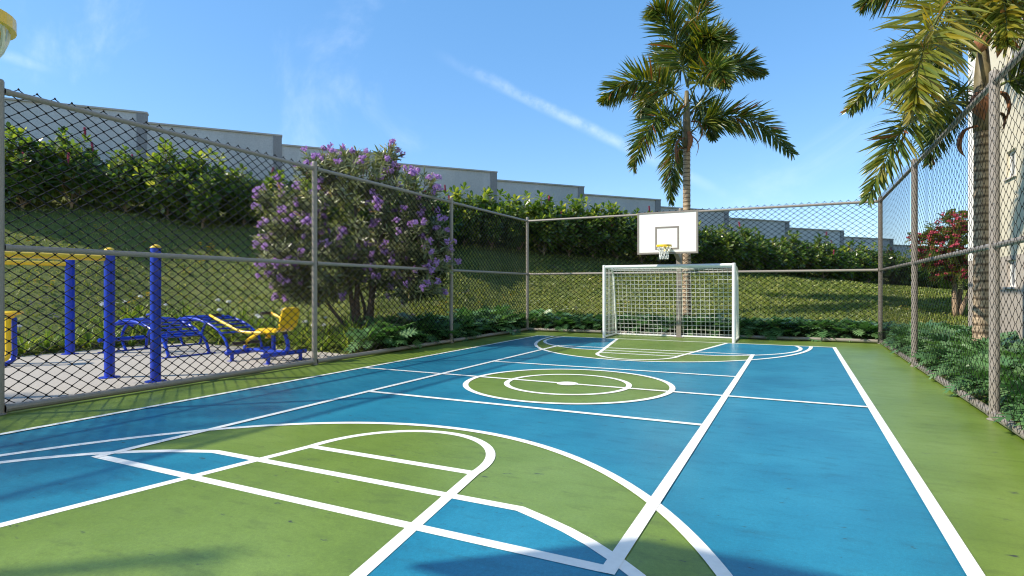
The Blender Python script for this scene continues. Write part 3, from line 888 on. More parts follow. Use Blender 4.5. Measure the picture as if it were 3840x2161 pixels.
def make_shrub(seed, flowers):
    rng = random.Random(seed)
    lf = MB(); st = MB(); tips = []
    nb = rng.randint(4, 5)
    for b in range(nb):
        a = 2 * math.pi * (b + rng.uniform(-0.25, 0.25)) / nb
        o = V((math.cos(a), math.sin(a), 0))
        p1 = V((0, 0, 0.13)); p2 = o * 0.28 + UP * rng.uniform(0.38, 0.5); p3 = o * rng.uniform(0.4, 0.65) + UP * rng.uniform(1.0, 1.5)
        limb(st, [p1, p2, p3], 0.026, 0.010, 6, 7)
    limb(st, [V((0, 0, -0.1)), V((0.01, 0, 0.15)), V((0.0, 0.02, 0.32))], 0.05, 0.04, 8, 5)
    limb(st, [V((0, 0, 0.2)), V((0.05, 0.02, 0.9)), V((-0.02, 0.05, 1.7))], 0.03, 0.010, 6, 6)
    for i in range(150):
        # points through the crown volume, denser towards its surface
        d = rdir(rng); k = rng.uniform(0.25, 1) ** 0.45
        c = V((d.x * 1.02 * k, d.y * 1.02 * k, 1.22 + d.z * 0.98 * k))
        c.x += 0.12 * math.sin(seed + c.z * 3)
        ax = (d + UP * 0.75 + rdir(rng) * 0.35)
        if c.z < 0.65: ax = (d + UP * 0.1 + rdir(rng) * 0.3)
        tips.append((c, ax, d))
    for i in range(5):    # shoots standing out of the top
        a = rng.uniform(0, 6.28); q = rng.uniform(0.1, 0.6)
        c = V((q * math.cos(a), q * math.sin(a), rng.uniform(2.1, 2.55)))
        tips.append((c, UP + rdir(rng) * 0.25, UP))
        limb(st, [c * 0.7 + UP * 0.3, c], 0.012, 0.006, 5, 4)
    for c, ax, d in tips:
        rosette(lf, c, ax, rng, rng.randint(8, 12), 0.30, 0.15, OBOV, (20, 95), 0.3, 0.22, (0.1, 0.75) if rng.random() < 0.8 else (0.55, 1.0))
        base = V((0.25 * c.x, 0.25 * c.y, max(0.4, c.z - 0.45)))
        st.tube([base, c], [0.008, 0.005], 4, False)
    root = empty('hedge_shrub', (0, 0, -50 + seed * 0.0), 'broad-leaved evergreen shrub in the hedge along the stepped grey wall, no flower spike showing', 'shrub', 'hedge shrubs without flower spikes along the wall')
    lf.build('foliage', M['hedge'], root); st.build('stems', M['trunk_tan'], root)
    for i in range(flowers):
        c, ax, d = rng.choice([t for t in tips if t[0].z > 1.1])
        fl = MB(); q = V((0, 0, 0))
        fl.tube([(0, 0, -0.1), (0, 0, 0.02), (0, 0, 0.22), (0, 0, 0.25)], [0.012, 0.032, 0.028, 0.01], 8)
        for z in range(9):
            for k in range(9):
                an = 2 * math.pi * (k + 0.5 * (z % 2)) / 9
                dd = V((math.cos(an), math.sin(an), 0.35))
                blade(fl, V((0, 0, 0.02 + z * 0.025)), dd, UP, 0.05, 0.018, LANC, 0.1, 0.1, rng.random())
        f = fl.build('flower_spike', M['pink'], root)
        f.location = c + V((0, 0, 0.06)) + d * 0.12; f.rotation_euler = (rng.uniform(-0.4, 0.4), rng.uniform(-0.4, 0.4), rng.uniform(0, 6))
    return root

def hedge():
    protos = [make_shrub(s, f) for s, f in ((1, 0), (2, 2), (3, 0), (4, 3), (5, 1), (6, 4))]
    used = set()
    rng = random.Random(77)
    s = -16.0; i = 0
    seq = [1, 5, 0, 4, 2, 3, 0, 2, 4, 5, 3, 1, 2, 0, 5, 3, 4, 0]
    while s < 47:
        pi = seq[i % len(seq)]; i += 1
        p = WU * (s + rng.uniform(-0.12, 0.12)) + WN * (21.6 + rng.uniform(-0.25, 0.2))
        z = terrain(p.x, p.y)
        rz = rng.uniform(0, 6.28); sc = rng.uniform(0.88, 1.12) * (0.85 + 0.05 * min(1, max(0, (s + 2) / 12)) - 0.07 * min(1, max(0, (s - 12) / 8)))
        lab = None; gr = None
        if pi in (1, 3, 4, 5):
            lab = 'broad-leaved evergreen shrub in the hedge along the stepped grey wall, with pink flower spikes'
            gr = 'hedge shrubs with pink flower spikes along the wall'
        if pi not in used:
            used.add(pi); o = protos[pi]; o.location = (p.x, p.y, z); o.rotation_euler = (0, 0, rz); o.scale = (sc, sc, sc)
            if lab: o['label'] = lab; o['group'] = gr
        else:
            copy_thing(protos[pi], (p.x, p.y, z), rz, sc, lab, gr)
        s += rng.uniform(1.08, 1.28)
hedge()

# ------------------------------------------------------------------ purple flowering tree
def flower_cluster_mesh(rng, n, r, pet, mat, name):
    mb = MB()
    for i in range(n):
        d = rdir(rng); d.z = abs(d.z) * 0.8 + 0.1
        c = d * r * rng.uniform(0.5, 1)
        for k in range(5):
            an = 2 * math.pi * k / 5 + rng.uniform(-0.3, 0.3)
            s = d.orthogonal().normalized(); u = d.cross(s).normalized()
            dd = (s * math.cos(an) + u * math.sin(an)) + d * 0.45
            blade(mb, c, dd, d.cross(dd), pet, pet * 0.8, [(0, 0.3), (0.55, 1), (1, 0)], 0.1, 0.1, rng.random())
    mb.lathe((0, 0, -r * 0.3), [(r * 0.1, 0), (r * 0.5, r * 0.4), (r * 0.45, r * 0.8), (r * 0.1, r * 1.1)], 6)
    return mb.build(name, mat)

def purple_tree():
    rng = random.Random(9)
    base, d = ground_hit(1347, 1238)
    k = d / F
    root = empty('flowering_tree', base, 'multi-stemmed tree covered in purple flower clusters behind the left fence', 'tree')
    def P(px, py, dep=0.0):
        return at_depth(px, py, d + dep) * ((d + dep) / (d + dep)) - base
    tr = MB()
    stems = [([(1330, 1245, 0), (1318, 1120, 0.1), (1290, 980, 0.1), (1230, 850, 0.0)], 0.075),
             ([(1345, 1240, 0.1), (1338, 1120, 0.1), (1345, 960, 0.2), (1330, 760, 0.1)], 0.085),
             ([(1375, 1240, 0.1), (1392, 1120, 0.2), (1400, 1000, 0.3), (1450, 820, 0.3)], 0.085),
             ([(1360, 1240, 0.2), (1368, 1160, 0.3), (1330, 1030, 0.5), (1280, 860, 0.9)], 0.05),
             ([(1392, 1238, 0.2), (1405, 1080, 0.3), (1470, 960, 0.1), (1580, 880, 0.2)], 0.055),
             ([(1320, 1245, -0.1), (1260, 1180, -0.2), (1190, 1080, -0.2), (1120, 980, -0.3)], 0.05)]
    for pts, r in stems:
        limb(tr, [P(*q) for q in pts], r, r * 0.35, 8, 14)
    tr.build('trunk', M['trunk_brown'], root, smooth=True)
    lobes = [(1330, 790, 0.2, 250, 205, 2.0, 1.0), (1120, 930, -0.3, 130, 150, 1.2, 0.7), (1060, 1000, -0.5, 80, 70, 0.8, 0.35), (1080, 800, 0.0, 120, 120, 1.1, 0.5),
             (1545, 910, 0.3, 150, 150, 1.3, 0.75), (1635, 960, 0.4, 75, 110, 0.9, 0.35), (1330, 660, 0.2, 170, 90, 1.3, 0.55), (1270, 600, 0.1, 55, 40, .5, .1), (1200, 630, 0, 70, 60, 0.6, 0.25), (1448, 590, 0.2, 45, 60, 0.4, 0.14),
             (1240, 1000, -0.5, 130, 130, 0.9, 0.6), (1520, 740, 0.3, 140, 110, 1.1, 0.5), (1560, 1060, 0.0, 110, 80, 0.9, 0.45), (1140, 1080, -0.4, 110, 60, 0.7, 0.35), (1420, 1010, 0.4, 150, 90, 1.0, 0.4), (1000, 930, -0.2, 40, 40, .4, .1)]
    lf = MB(); tw = MB(); tips = []
    tot = sum(l[6] for l in lobes); NT = 1250
    for (cx, cy, dp, rx, ry, rz, wt) in lobes:
        c = P(cx, cy, dp)
        for i in range(int(NT * wt / tot)):
            q = rdir(rng); kk = rng.uniform(0.15, 1) ** 0.4
            pos = c + RIGHT * (q.x * rx * k * kk) + UP * (q.z * ry * k * kk) + FWD * (q.y * rz * kk)
            ax = (RIGHT * q.x + UP * q.z + FWD * q.y) * 0.9 + UP * 0.7 + rdir(rng) * 0.35
            tips.append((pos, ax.normalized(), kk))
    for pos, ax, kk in tips:
        n = rng.randint(13, 18)
        for j in range(2):
            rosette(lf, pos - ax * (0.10 * j), ax, rng, n // 2, 0.21, 0.042, LANC, (25, 80), 0.3, 0.15, (0.05, 0.85) if rng.random() < 0.93 else (0.85, 1.0))
        tw.tube([pos - ax * 0.38, pos], [0.008, 0.004], 4, False)
    lf.build('foliage', M['oleander'], root); tw.build('twigs', M['trunk_brown'], root)
    protos = [flower_cluster_mesh(random.Random(40 + i), 11 + 2 * i, 0.10 + 0.012 * i, 0.042, M['purple'], 'flower_cluster') for i in range(4)]
    outer = [t for t in tips if t[2] > 0.8]
    outer.sort(key=lambda t: t[0].dot(FWD) - 0.4 * t[0].dot(UP) + 0.5 * rng.random())
    pick = outer[:int(len(outer) * 0.75)]; rng.shuffle(pick)
    extra = MB()
    for i, (pos, ax, kk) in enumerate(pick[:97]):
        pr = protos[i % 4]
        o = pr if i < 4 else pr.copy()
        if i >= 4: COL.objects.link(o)
        o.parent = root; o.location = pos + ax * 0.13
        o.rotation_mode = 'QUATERNION'; o.rotation_quaternion = UP.rotation_difference(ax) @ Quaternion((0, 0, 1), rng.uniform(0, 6))
        s = rng.uniform(0.7, 1.1); o.scale = (s, s, s)
    for pos, ax, kk in pick[97:300]:
        for q in range(14):
            dd = rdir(rng); c = pos + ax * 0.12 + dd * rng.uniform(0.02, 0.09)
            for m in range(4):
                e = rdir(rng); blade(extra, c, e, e.orthogonal(), 0.045, 0.038, [(0, 0.3), (0.55, 1), (1, 0)], 0.1, 0.1, rng.random())
    tag(extra.build('small_flower_clusters', M['purple'], root), kind='stuff')
purple_tree()

# ------------------------------------------------------------------ palms
def frond(root, pts, rng, leaf=0.5, wid=0.036, pairs=92, tint=(0.1, 0.8), start=0.2, roll=0.0):
    """feather frond: rachis through pts with leaflets on both sides in several planes"""
    N = 40
    pts = list(pts); pts[-1] = V(pts[-1]).lerp(V(pts[-2]), 0.10)
    sp = spline(pts, N)
    st = MB(); r0 = 0.032
    st.tube(sp, [r0 * (1 - 0.88 * (i / (N - 1)) ** 0.7) for i in range(N)], 6)
    lf = MB()
    for i in range(pairs):
        t = start + (1 - start) * (i + rng.uniform(-0.3, 0.3)) / (pairs - 1)
        t = min(0.999, max(0.02, t)); f = t * (N - 1); a = int(f); u = f - a
        p = sp[a].lerp(sp[min(N - 1, a + 1)], u)
        tg = (sp[min(N - 1, a + 1)] - sp[max(0, a - 1)]).normalized()
        s = tg.cross(UP)
        s = s.normalized() if s.length > 0.05 else tg.orthogonal().normalized()
        n = s.cross(tg).normalized()
        x = (t - start) / (1 - start)
        L = leaf * (0.55 + 0.75 * math.sin(math.pi * min(1, x * 0.75 + 0.22))) * (1 - 0.45 * max(0, x - 0.6) / 0.4)
        for sd in (-1, 1):
            an = R(rng.choice((-62, -28, 5, 38, 68)) + rng.uniform(-14, 14)) + roll * sd
            rad = s * (sd * math.cos(an)) + n * math.sin(an)
            fw = 0.48 + 0.75 * x
            d = rad + tg * fw
            lw = wid * rng.uniform(0.75, 1.15)
            tv = rng.uniform(*tint)
            if rng.random() < 0.04: tv = 0.99
            blade(lf, p, d, tg + tg.cross(rad) * rng.uniform(-0.7, 0.7), L * rng.uniform(0.85, 1.1), lw, LANC, 0.26 + rng.uniform(-0.15, 0.25), 0.3, tv)
    so = st.build('frond', M['stem_green'], root, smooth=True)
    lf.build('leaflets', M['palm'], so)

def sheath(root, pts, w, rng):
    sp = spline(pts, 12); mb = MB(); vs = []; fs = []
    for i, p in enumerate(sp):
        t = i / 11; tg = (sp[min(11, i + 1)] - sp[max(0, i - 1)]).normalized()
        s = tg.cross(V((p.x, p.y, 0.01)).normalized()).normalized()
        n = s.cross(tg).normalized()
        hw = w * (0.35 + 0.65 * math.sin(math.pi * min(1, 0.25 + 0.75 * t))) * (1 - t ** 6)
        for k in (-1, -0.5, 0, 0.5, 1): vs.append(p + s * hw * k + n * (hw * 0.55 * (1 - k * k)))
    for i in range(11):
        for k in range(4): fs.append((i * 5 + k, i * 5 + k + 1, (i + 1) * 5 + k + 1, (i + 1) * 5 + k))
    mb.add(vs, fs); mb.build('dry_sheath', M['sheath'], root, smooth=True)

def palm_trunk(root, h, r0, r1, shaft):
    pr = []; n = int(h / 0.055)
    for i in range(n + 1):
        z = h * i / n; t = i / n
        r = r0 + (r1 - r0) * t + (0.04 * math.exp(-z * 2.2))
        r += 0.006 if i % 3 == 0 else (-0.003 if i % 3 == 1 else 0)
        pr.append((r, z - 0.1))
    mb = MB(); mb.lathe((0, 0, 0), pr, 18); mb.build('trunk', M['palm_trunk'], root, smooth=True)
    mb = MB(); mb.lathe((0, 0, h - 0.1), [(r1 * 1.12, 0.002), (r1 * 1.2, shaft * 0.2), (r1 * 1.0, shaft * 0.6), (r1 * 0.55, shaft), (0.01, shaft + 0.02)], 16); mb.build('crownshaft', M['palm_shaft'], root, smooth=True)

def palm_one():
    rng = random.Random(21)
    px, py = 2575, 1194
    base, d = ground_hit(px, py)
    print('palm1', base, d)
    k = d / F
    root = empty('palm_tree', base, 'feathery palm tree with a full crown behind the goal', 'tree', 'palms')
    hz = (py - 545) * k
    palm_trunk(root, hz, 0.135, 0.115, (545 - 330) * k)
    def Q(cx, cy, dep):   # crop pixels of the crown -> local point
        nx, ny = 2100 + cx * 0.5517, cy * 0.5517
        return RIGHT * ((nx - px) * k) + UP * ((py - ny) * k) + FWD * dep
    FR = [
        ([(845, 730, 0), (700, 610, -.25), (520, 580, -.5), (370, 640, -.6), (255, 745, -.7)], .44),
        ([(845, 905, 0), (770, 825, -.3), (650, 830, -.7), (530, 980, -1.0), (440, 1215, -1.2)], .46),
        ([(885, 905, 0), (980, 830, -.2), (1100, 812, -.4), (1300, 880, -.7), (1515, 1110, -.9)], .46),
        ([(885, 610, 0), (1000, 520, .2), (1150, 430, .4), (1310, 390, .6), (1460, 455, .7)], .42),
        ([(865, 590, 0), (820, 440, -.1), (750, 280, -.3), (680, 150, -.5), (590, 130, -.7)], .50),
        ([(880, 560, 0), (900, 380, .1), (925, 200, .2), (950, 60, .2), (975, -60, .1)], .46),
        ([(890, 570, 0), (960, 430, .2), (1040, 300, .4), (1130, 220, .6), (1235, 205, .8)], .42),
        ([(880, 690, 0), (900, 590, -.6), (925, 570, -1.3), (945, 620, -1.9), (955, 760, -2.3)], .42),
        ([(860, 900, 0), (865, 830, .7), (868, 900, 1.4), (870, 1090, 1.9), (872, 1340, 2.1)], .42),
        ([(895, 760, 0), (960, 690, .5), (1040, 670, 1.0), (1130, 730, 1.5), (1180, 850, 1.9)], .44),
        ([(850, 700, 0), (790, 580, .5), (720, 540, 1.0), (660, 590, 1.5), (640, 700, 1.9)], .44),
        ([(870, 560, 0), (850, 420, .5), (820, 320, 1.0), (780, 290, 1.4), (740, 340, 1.9)], .46),
        ([(875, 580, 0), (905, 450, -.3), (930, 360, -.6), (945, 330, -.9), (960, 390, -1.3)], .44),
    ]
    for pts, lf in FR:
        frond(root, [Q(*p) for p in pts], rng, lf * 1.62, 0.06, 165)
    mb = MB(); mb.tube([Q(872, 600, 0), Q(872, 300, 0), Q(872, -10, 0)], [0.03, 0.02, 0.006], 6); mb.build('spear_leaf', M['stem_green'], root)
    for pts, w in (([(845, 940, -.05), (800, 960, -.15), (775, 1010, -.2), (785, 1100, -.15), (815, 1120, -.1)], .07),
                   ([(885, 830, -.05), (930, 840, -.15), (952, 900, -.2), (935, 960, -.2), (905, 1000, -.15)], .06),
                   ([(895, 930, -.05), (925, 970, -.1), (930, 1020, -.1), (915, 1075, -.1)], .06),
                   ([(870, 905, -.12), (875, 950, -.2), (868, 1000, -.2), (850, 1050, -.15)], .10),
                   ([(800, 690, -.05), (778, 680, -.1), (770, 730, -.1), (790, 775, -.1)], .04),
                   ([(840, 1010, -.05), (800, 1020, -.15), (790, 1060, -.15), (812, 1115, -.15)], .06)):
        sheath(root, [Q(*p) for p in pts], w, rng)
palm_one()

def palm_two():
    rng = random.Random(33)
    px, d = 3685, 9.3
    base = at_depth(px, CY + H * F / d, d); base.z = 0
    py = CY + H * F / d
    k = d / F
    root = empty('palm_tree', base, 'large palm tree at the right edge in front of the cream building', 'tree', 'palms')
    palm_trunk(root, (py - 470) * k, 0.130, 0.112, (470 - 120) * k)
    def Q(nx, ny, dep):
        # keep the point on its sight line when it comes towards or away from the court
        q = at_depth(nx, ny, d + dep)
        return q - base
    FR = [
        ([(3690, 20, 0), (3610, -40, -.8), (3520, 60, -1.5), (3450, 230, -2.0), (3425, 430, -2.3)], .62, 0.056, (0.5, 0.92)),
        ([(3680, 190, 0), (3560, 180, -.3), (3430, 220, -.5), (3290, 300, -.7), (3170, 425, -.8)], .42, 0.036, (0.2, 0.85)),
        ([(3655, 390, 0), (3560, 385, -.2), (3440, 430, -.5), (3340, 560, -.7), (3245, 765, -.8)], .45, 0.038, (0.2, 0.85)),
        ([(3680, 350, 0), (3620, 330, .6), (3560, 400, 1.2), (3510, 500, 1.5), (3480, 625, 1.6)], .42, 0.034, (0.0, 0.5)),
        ([(3690, 0, 0), (3580, -140, .2), (3450, -110, .4), (3320, -50, .6), (3225, 30, .8)], .46, 0.036, (0.1, 0.7)),
        ([(3700, 120, 0), (3760, 30, .2), (3850, 0, .5), (3950, 80, .8), (4020, 230, 1.0)], .46, 0.038, (0.1, 0.7)),
        ([(3715, 340, 0), (3790, 300, -.1), (3880, 270, -.3), (4000, 330, -.5), (4100, 470, -.6)], .44, 0.036, (0.2, 0.8)),
        ([(3690, -20, 0), (3720, -180, -.5), (3800, -220, -1.0), (3880, -120, -1.5), (3930, 60, -1.9)], .55, 0.05, (0.4, 0.9)),
        ([(3690, 0, 0), (3680, -200, .5), (3660, -330, 1.0), (3640, -330, 1.5), (3620, -200, 2.2)], .46, 0.036, (0.1, 0.7)),
        ([(3690, 60, 0), (3700, -60, -.6), (3740, -60, -1.1), (3770, 40, -1.5), (3780, 180, -1.8)], .50, 0.048, (0.4, 0.9)),
        ([(3690, 100, 0), (3650, 20, .7), (3640, 20, 1.4), (3650, 90, 2.0), (3660, 220, 2.3)], .44, 0.036, (0.0, 0.5)),
        ([(3680, 230, 0), (3610, 160, .2), (3520, 180, .6), (3450, 270, .9), (3420, 380, 1.1)], .42, 0.034, (0.1, 0.6)),
    ]
    for pts, lf, w, tn in FR:
        frond(root, [Q(*p) for p in pts], rng, lf * 1.12, w * 1.05, 140, tn)
    def S(cx, cy, dep): return Q(2640 + cx * 0.5517, cy * 0.5517, dep)
    for pts, w in (([(1950, 640, -.05), (2040, 640, -.1), (2070, 720, -.15), (2050, 800, -.15), (2010, 890, -.1)], .07),
                   ([(1960, 770, -.05), (2030, 780, -.1), (2040, 850, -.1), (2010, 910, -.1)], .05),
                   ([(1850, 860, -.05), (1770, 890, -.1), (1735, 960, -.15), (1745, 1030, -.15), (1785, 1075, -.1)], .05),
                   ([(1880, 640, -.12), (1870, 690, -.2), (1880, 750, -.2), (1905, 820, -.16)], .13),
                   ([(1960, 200, -.1), (2010, 220, -.2), (2010, 320, -.25), (1990, 400, -.2)], .12),
                   ([(1900, 210, -.14), (1895, 260, -.22), (1890, 320, -.2), (1885, 360, -.15)], .11)):
        sheath(root, [S(*p) for p in pts], w, rng)
palm_two()

def light_pole():
    """floodlight pole left of the picture; its shadow crosses the near left corner of the court"""
    root = empty('light_pole', (-8.6, -2.95, 0), 'tall grey single-armed floodlight pole left of the frame behind the fence', 'light pole')
    mb = MB(); mb.lathe((0, 0, 0), [(0.09, -0.02), (0.075, 3.0), (0.06, 6.75), (0.01, 6.76)], 14); mb.lathe((0, 0, 0), [(0.16, 0.0), (0.16, 0.03), (0.1, 0.05)], 14)
    mb.build('pole', M['metal'], root)
    mb = MB(); mb.tube([(0, 0, 6.62), (0.3, -0.27, 6.6), (0.62, -0.56, 6.5)], 0.035, 8); mb.build('cross_arm', M['metal'], root)
    for sg in (1,):
        mb = MB(); mb.bar((sg * 0.55 - 0.1, -sg * 0.5 - 0.1, 6.48), (sg * 0.55 + 0.2, -sg * 0.5 + 0.2, 6.36), 0.20, 0.08); mb.build('lamp_head', M['metal'], root, bevel=0.02)
light_pole()

def palm_shade():
    """the palm left of the picture whose fronds throw shade on the near left of the court"""
    rng = random.Random(50)
    base = V((-12.0, -1.25, 0))
    root = empty('palm_tree', base, 'palm tree left of the frame beside the gym pad, shading the near court', 'tree', 'palms')
    palm_trunk(root, 4.7, 0.135, 0.115, 1.0)
    for i in range(11):
        a = 2 * math.pi * i / 11 + 0.3; o = V((math.cos(a), math.sin(a), 0)); L = rng.uniform(2.3, 3.0); up = rng.uniform(0.2, 1.0)
        frond(root, [UP * 5.1, UP * (5.5 + up * .6) + o * 0.5 * L * .5, UP * (5.6 + up) + o * L * .5, UP * (5.3 + up) + o * L * .8, UP * (4.6 + up) + o * L], rng, .46, .036, 46)
palm_shade()

# ------------------------------------------------------------------ red flowering tree
def red_tree():
    rng = random.Random(4)
    base, d = ground_hit(3588, 1186)
    print('red tree', base, d)
    k = d / F
    root = empty('flowering_tree', base, 'small tree with red flowers and feathery leaves beside the building corner', 'tree')
    def P(px, py, dep=0): return at_depth(px, py, d + dep) - base
    tr = MB()
    for pts, r in (([(3583, 1190, 0), (3580, 1130, 0), (3578, 1060, .1), (3565, 1000, .1), (3540, 950, 0)], .085),
                   ([(3590, 1188, 0), (3596, 1130, .1), (3604, 1060, .1), (3607, 990, 0), (3615, 930, .1)], .09),
                   ([(3594, 1190, 0), (3620, 1130, -.1), (3650, 1070, -.1), (3690, 1000, 0)], .08),
                   ([(3604, 1055, .1), (3625, 1040, .1), (3660, 1030, .1)], .035),
                   ([(3575, 1055, .1), (3590, 1010, .1), (3595, 960, .1)], .035),
                   ([(3565, 1000, .1), (3545, 1000, .1), (3520, 960, -.1)], .03)):
        limb(tr, [P(*q) for q in pts], r, r * 0.5, 8, 10)
    tr.build('trunk', M['trunk_tan'], root, smooth=True)
    lf = MB(); tips = []
    for (cx, cy, rx, ry, rz, n) in ((3590, 930, 85, 85, 1.2, 150), (3510, 930, 60, 55, .8, 70), (3570, 850, 60, 45, .7, 60), (3680, 920, 80, 90, 1.0, 90), (3570, 1010, 80, 45, .9, 80), (3470, 900, 40, 30, .4, 22), (3585, 815, 20, 20, .3, 8)):
        c = P(cx, cy)
        for i in range(n):
            q = rdir(rng); kk = rng.uniform(0.2, 1) ** .45
            pos = c + RIGHT * (q.x * rx * k * kk) + UP * (q.z * ry * k * kk) + FWD * (q.y * rz * kk)
            tips.append((pos, (RIGHT * q.x + FWD * q.y + UP * (q.z * .5 + .35) + rdir(rng) * .4).normalized()))
    for pos, ax in tips:
        for j in range(3):
            dd = (ax + rdir(rng) * 0.8).normalized(); s = dd.cross(UP).normalized(); L = rng.uniform(0.22, 0.34); tv = rng.random()
            for m in range(8):
                q = pos + dd * L * (m + 1) / 8 - UP * (0.1 * ((m + 1) / 8) ** 2)
                for sd in (-1, 1): blade(lf, q, s * sd + dd * 0.35, dd, 0.085, 0.03, [(0, .4), (.5, 1), (1, 0)], 0.35, 0.1, tv)
    lf.build('foliage', M['feather'], root)
    pr = [flower_cluster_mesh(random.Random(60 + i), 9, 0.11, 0.06, M['red'], 'flower_cluster') for i in range(3)]
    rng.shuffle(tips)
    tips.sort(key=lambda t: t[0].dot(FWD) + 0.8 * t[0].dot(RIGHT) + 1.6 * rng.random())
    for i, (pos, ax) in enumerate(tips[:95]):
        o = pr[i % 3] if i < 3 else pr[i % 3].copy()
        if i >= 3: COL.objects.link(o)
        o.parent = root; o.location = pos + ax * 0.08 - FWD * 0.05
        s = rng.uniform(0.55, 1.0); o.scale = (s, s, s); o.rotation_euler = (rng.uniform(-.5, .5), rng.uniform(-.5, .5), rng.uniform(0, 6))
    extra = MB()
    for pos, ax in tips[95:300]:
        for q in range(12):
            dd = rdir(rng); c = pos + ax * 0.09 + dd * rng.uniform(0.02, 0.10)
            for m in range(3):
                e = rdir(rng); blade(extra, c, e, e.orthogonal(), 0.055, 0.045, [(0, .3), (.55, 1), (1, 0)], 0.1, 0.1, rng.random())
    tag(extra.build('small_flower_clusters', M['red'], root), kind='stuff')
red_tree()

# ------------------------------------------------------------------ philodendrons by the fences
def lobed_leaf(mb, p, d, n, L, rng, tint):
    """deeply lobed leaf: tapering lobes on both sides of a midrib"""
    d = d.normalized(); s = d.cross(n).normalized(); n = s.cross(d).normalized()
    mb.tint = tint
    K = 5
    for i in range(K):
        t = 0.06 + 0.78 * i / (K - 1)
        q = p + d * (L * t) - UP * (0.12 * L * t * t)
        ll = L * (0.52 * math.sin(math.pi * (0.25 + 0.62 * t)) ** 0.8)
        for sd in (-1, 1):
            ang = R(82 - 48 * t)
            ld = d * math.cos(ang) + s * (sd * math.sin(ang)) - UP * 0.08
            w = L * 0.105
            a = q - d * w * 0.9; b = q + d * w * 0.9
            m = q + ld * ll * 0.6 + n * 0.012
            mb.add([a, m - d * w * 0.9, q + ld * ll, m + d * w * 0.9, b], [(0, 1, 3, 4), (1, 2, 3)] if sd > 0 else [(4, 3, 1, 0), (3, 2, 1)])
    q = p + d * (L * 0.84) - UP * (0.085 * L)
    mb.add([q - s * L * .06, q + d * L * .12 - s * L * .055 - UP * .01, q + d * L * .30 - UP * .04, q + d * L * .12 + s * L * .055 - UP * .01, q + s * L * .06], [(4, 3, 1, 0), (3, 2, 1)])
    mb.add([p - s * .006, p + d * L * .86 - s * .004 - UP * (.085 * L) + n * .002, p + d * L * .86 + s * .004 - UP * (.085 * L) + n * .002, p + s * .006], [(0, 3, 2, 1)])

def make_philo(seed):
    rng = random.Random(seed)
    lf = MB(); st = MB()
    for i in range(30):
        a = i * 2.399 + rng.uniform(-.3, .3); t = (i + 0.5) / 30
        el = R(82 - 58 * t + rng.uniform(-8, 8))
        o = V((math.cos(a), math.sin(a), 0))
        d = o * math.cos(el) + UP * math.sin(el)
        L = rng.uniform(0.27, 0.38); pl = rng.uniform(0.28, 0.46)
        q = d * pl + UP * 0.05
        st.tube([V((0, 0, 0.0)), d * pl * 0.5 + UP * 0.04, q], [0.008, 0.006, 0.005], 4, False)
        ld = o * 0.8 + UP * (rng.uniform(-0.5, 0.15) + 0.5 * (1 - t)) + rdir(rng) * 0.25
        lobed_leaf(lf, q, ld, UP * 0.75 + o * 0.65 + rdir(rng) * 0.25, L, rng, rng.random())
    root = empty('philodendron', (0, 0, -50), 'philodendron', 'plant')
    lf.build('leaves', M['philo'], root); st.build('stalks', M['stem_green'], root)
    return root

def philos():
    protos = [make_philo(s) for s in (101, 102, 103, 104)]
    used = set(); rng = random.Random(8)
    rows = []
    y = 9.9
    while y < 17.2: rows.append((FXL - 0.42 + rng.uniform(-.1, .1), y, 0, 1.0)); y += 0.42
    y = 11.0
    while y < 17.2: rows.append((FXL - 0.95 + rng.uniform(-.1, .1), y, 0, 1.0)); y += 0.5
    x = FXL
    while x < FXR + 0.4: rows.append((x, FYF + 0.42 + rng.uniform(-.1, .1), 1, 0.95)); x += 0.42
    x = FXL + 0.1
    while x < FXR + 0.4: rows.append((x, FYF + 0.95 + rng.uniform(-.1, .1), 1, 0.85)); x += 0.55
    y = 5.6
    while y < 17.0: rows.append((FXR + 0.47 + rng.uniform(-.06, .08), y, 2, 0.85)); y += 0.38
    y = 5.8
    while y < 17.2: rows.append((FXR + 0.85 + rng.uniform(-.1, .1), y, 2, 1.05)); y += 0.45
    y = 6.0
    while y < 17.4: rows.append((FXR + 1.35 + rng.uniform(-.1, .1), y, 2, 0.95)); y += 0.6
    T = [('lobed-leaf philodendron in the planted row outside the left fence', 'philodendrons along the left fence'),
         ('lobed-leaf philodendron in the planted row behind the goal fence', 'philodendrons along the back fence'),
         ('lobed-leaf philodendron in the planted bed between the right fence and the building', 'philodendrons along the right fence')]
    for i, (x, y, k, sc) in enumerate(rows):
        z = max(0.0, terrain(x, y)); q = rng.randrange(4); rz = rng.uniform(0, 6.28); s = sc * rng.uniform(0.85, 1.1)
        if q not in used:
            used.add(q); o = protos[q]; o.location = (x, y, z); o.rotation_euler = (0, 0, rz); o.scale = (s, s, s); o['label'] = T[k][0]; o['group'] = T[k][1]
        else: copy_thing(protos[q], (x, y, z), rz, s, *T[k])
philos()

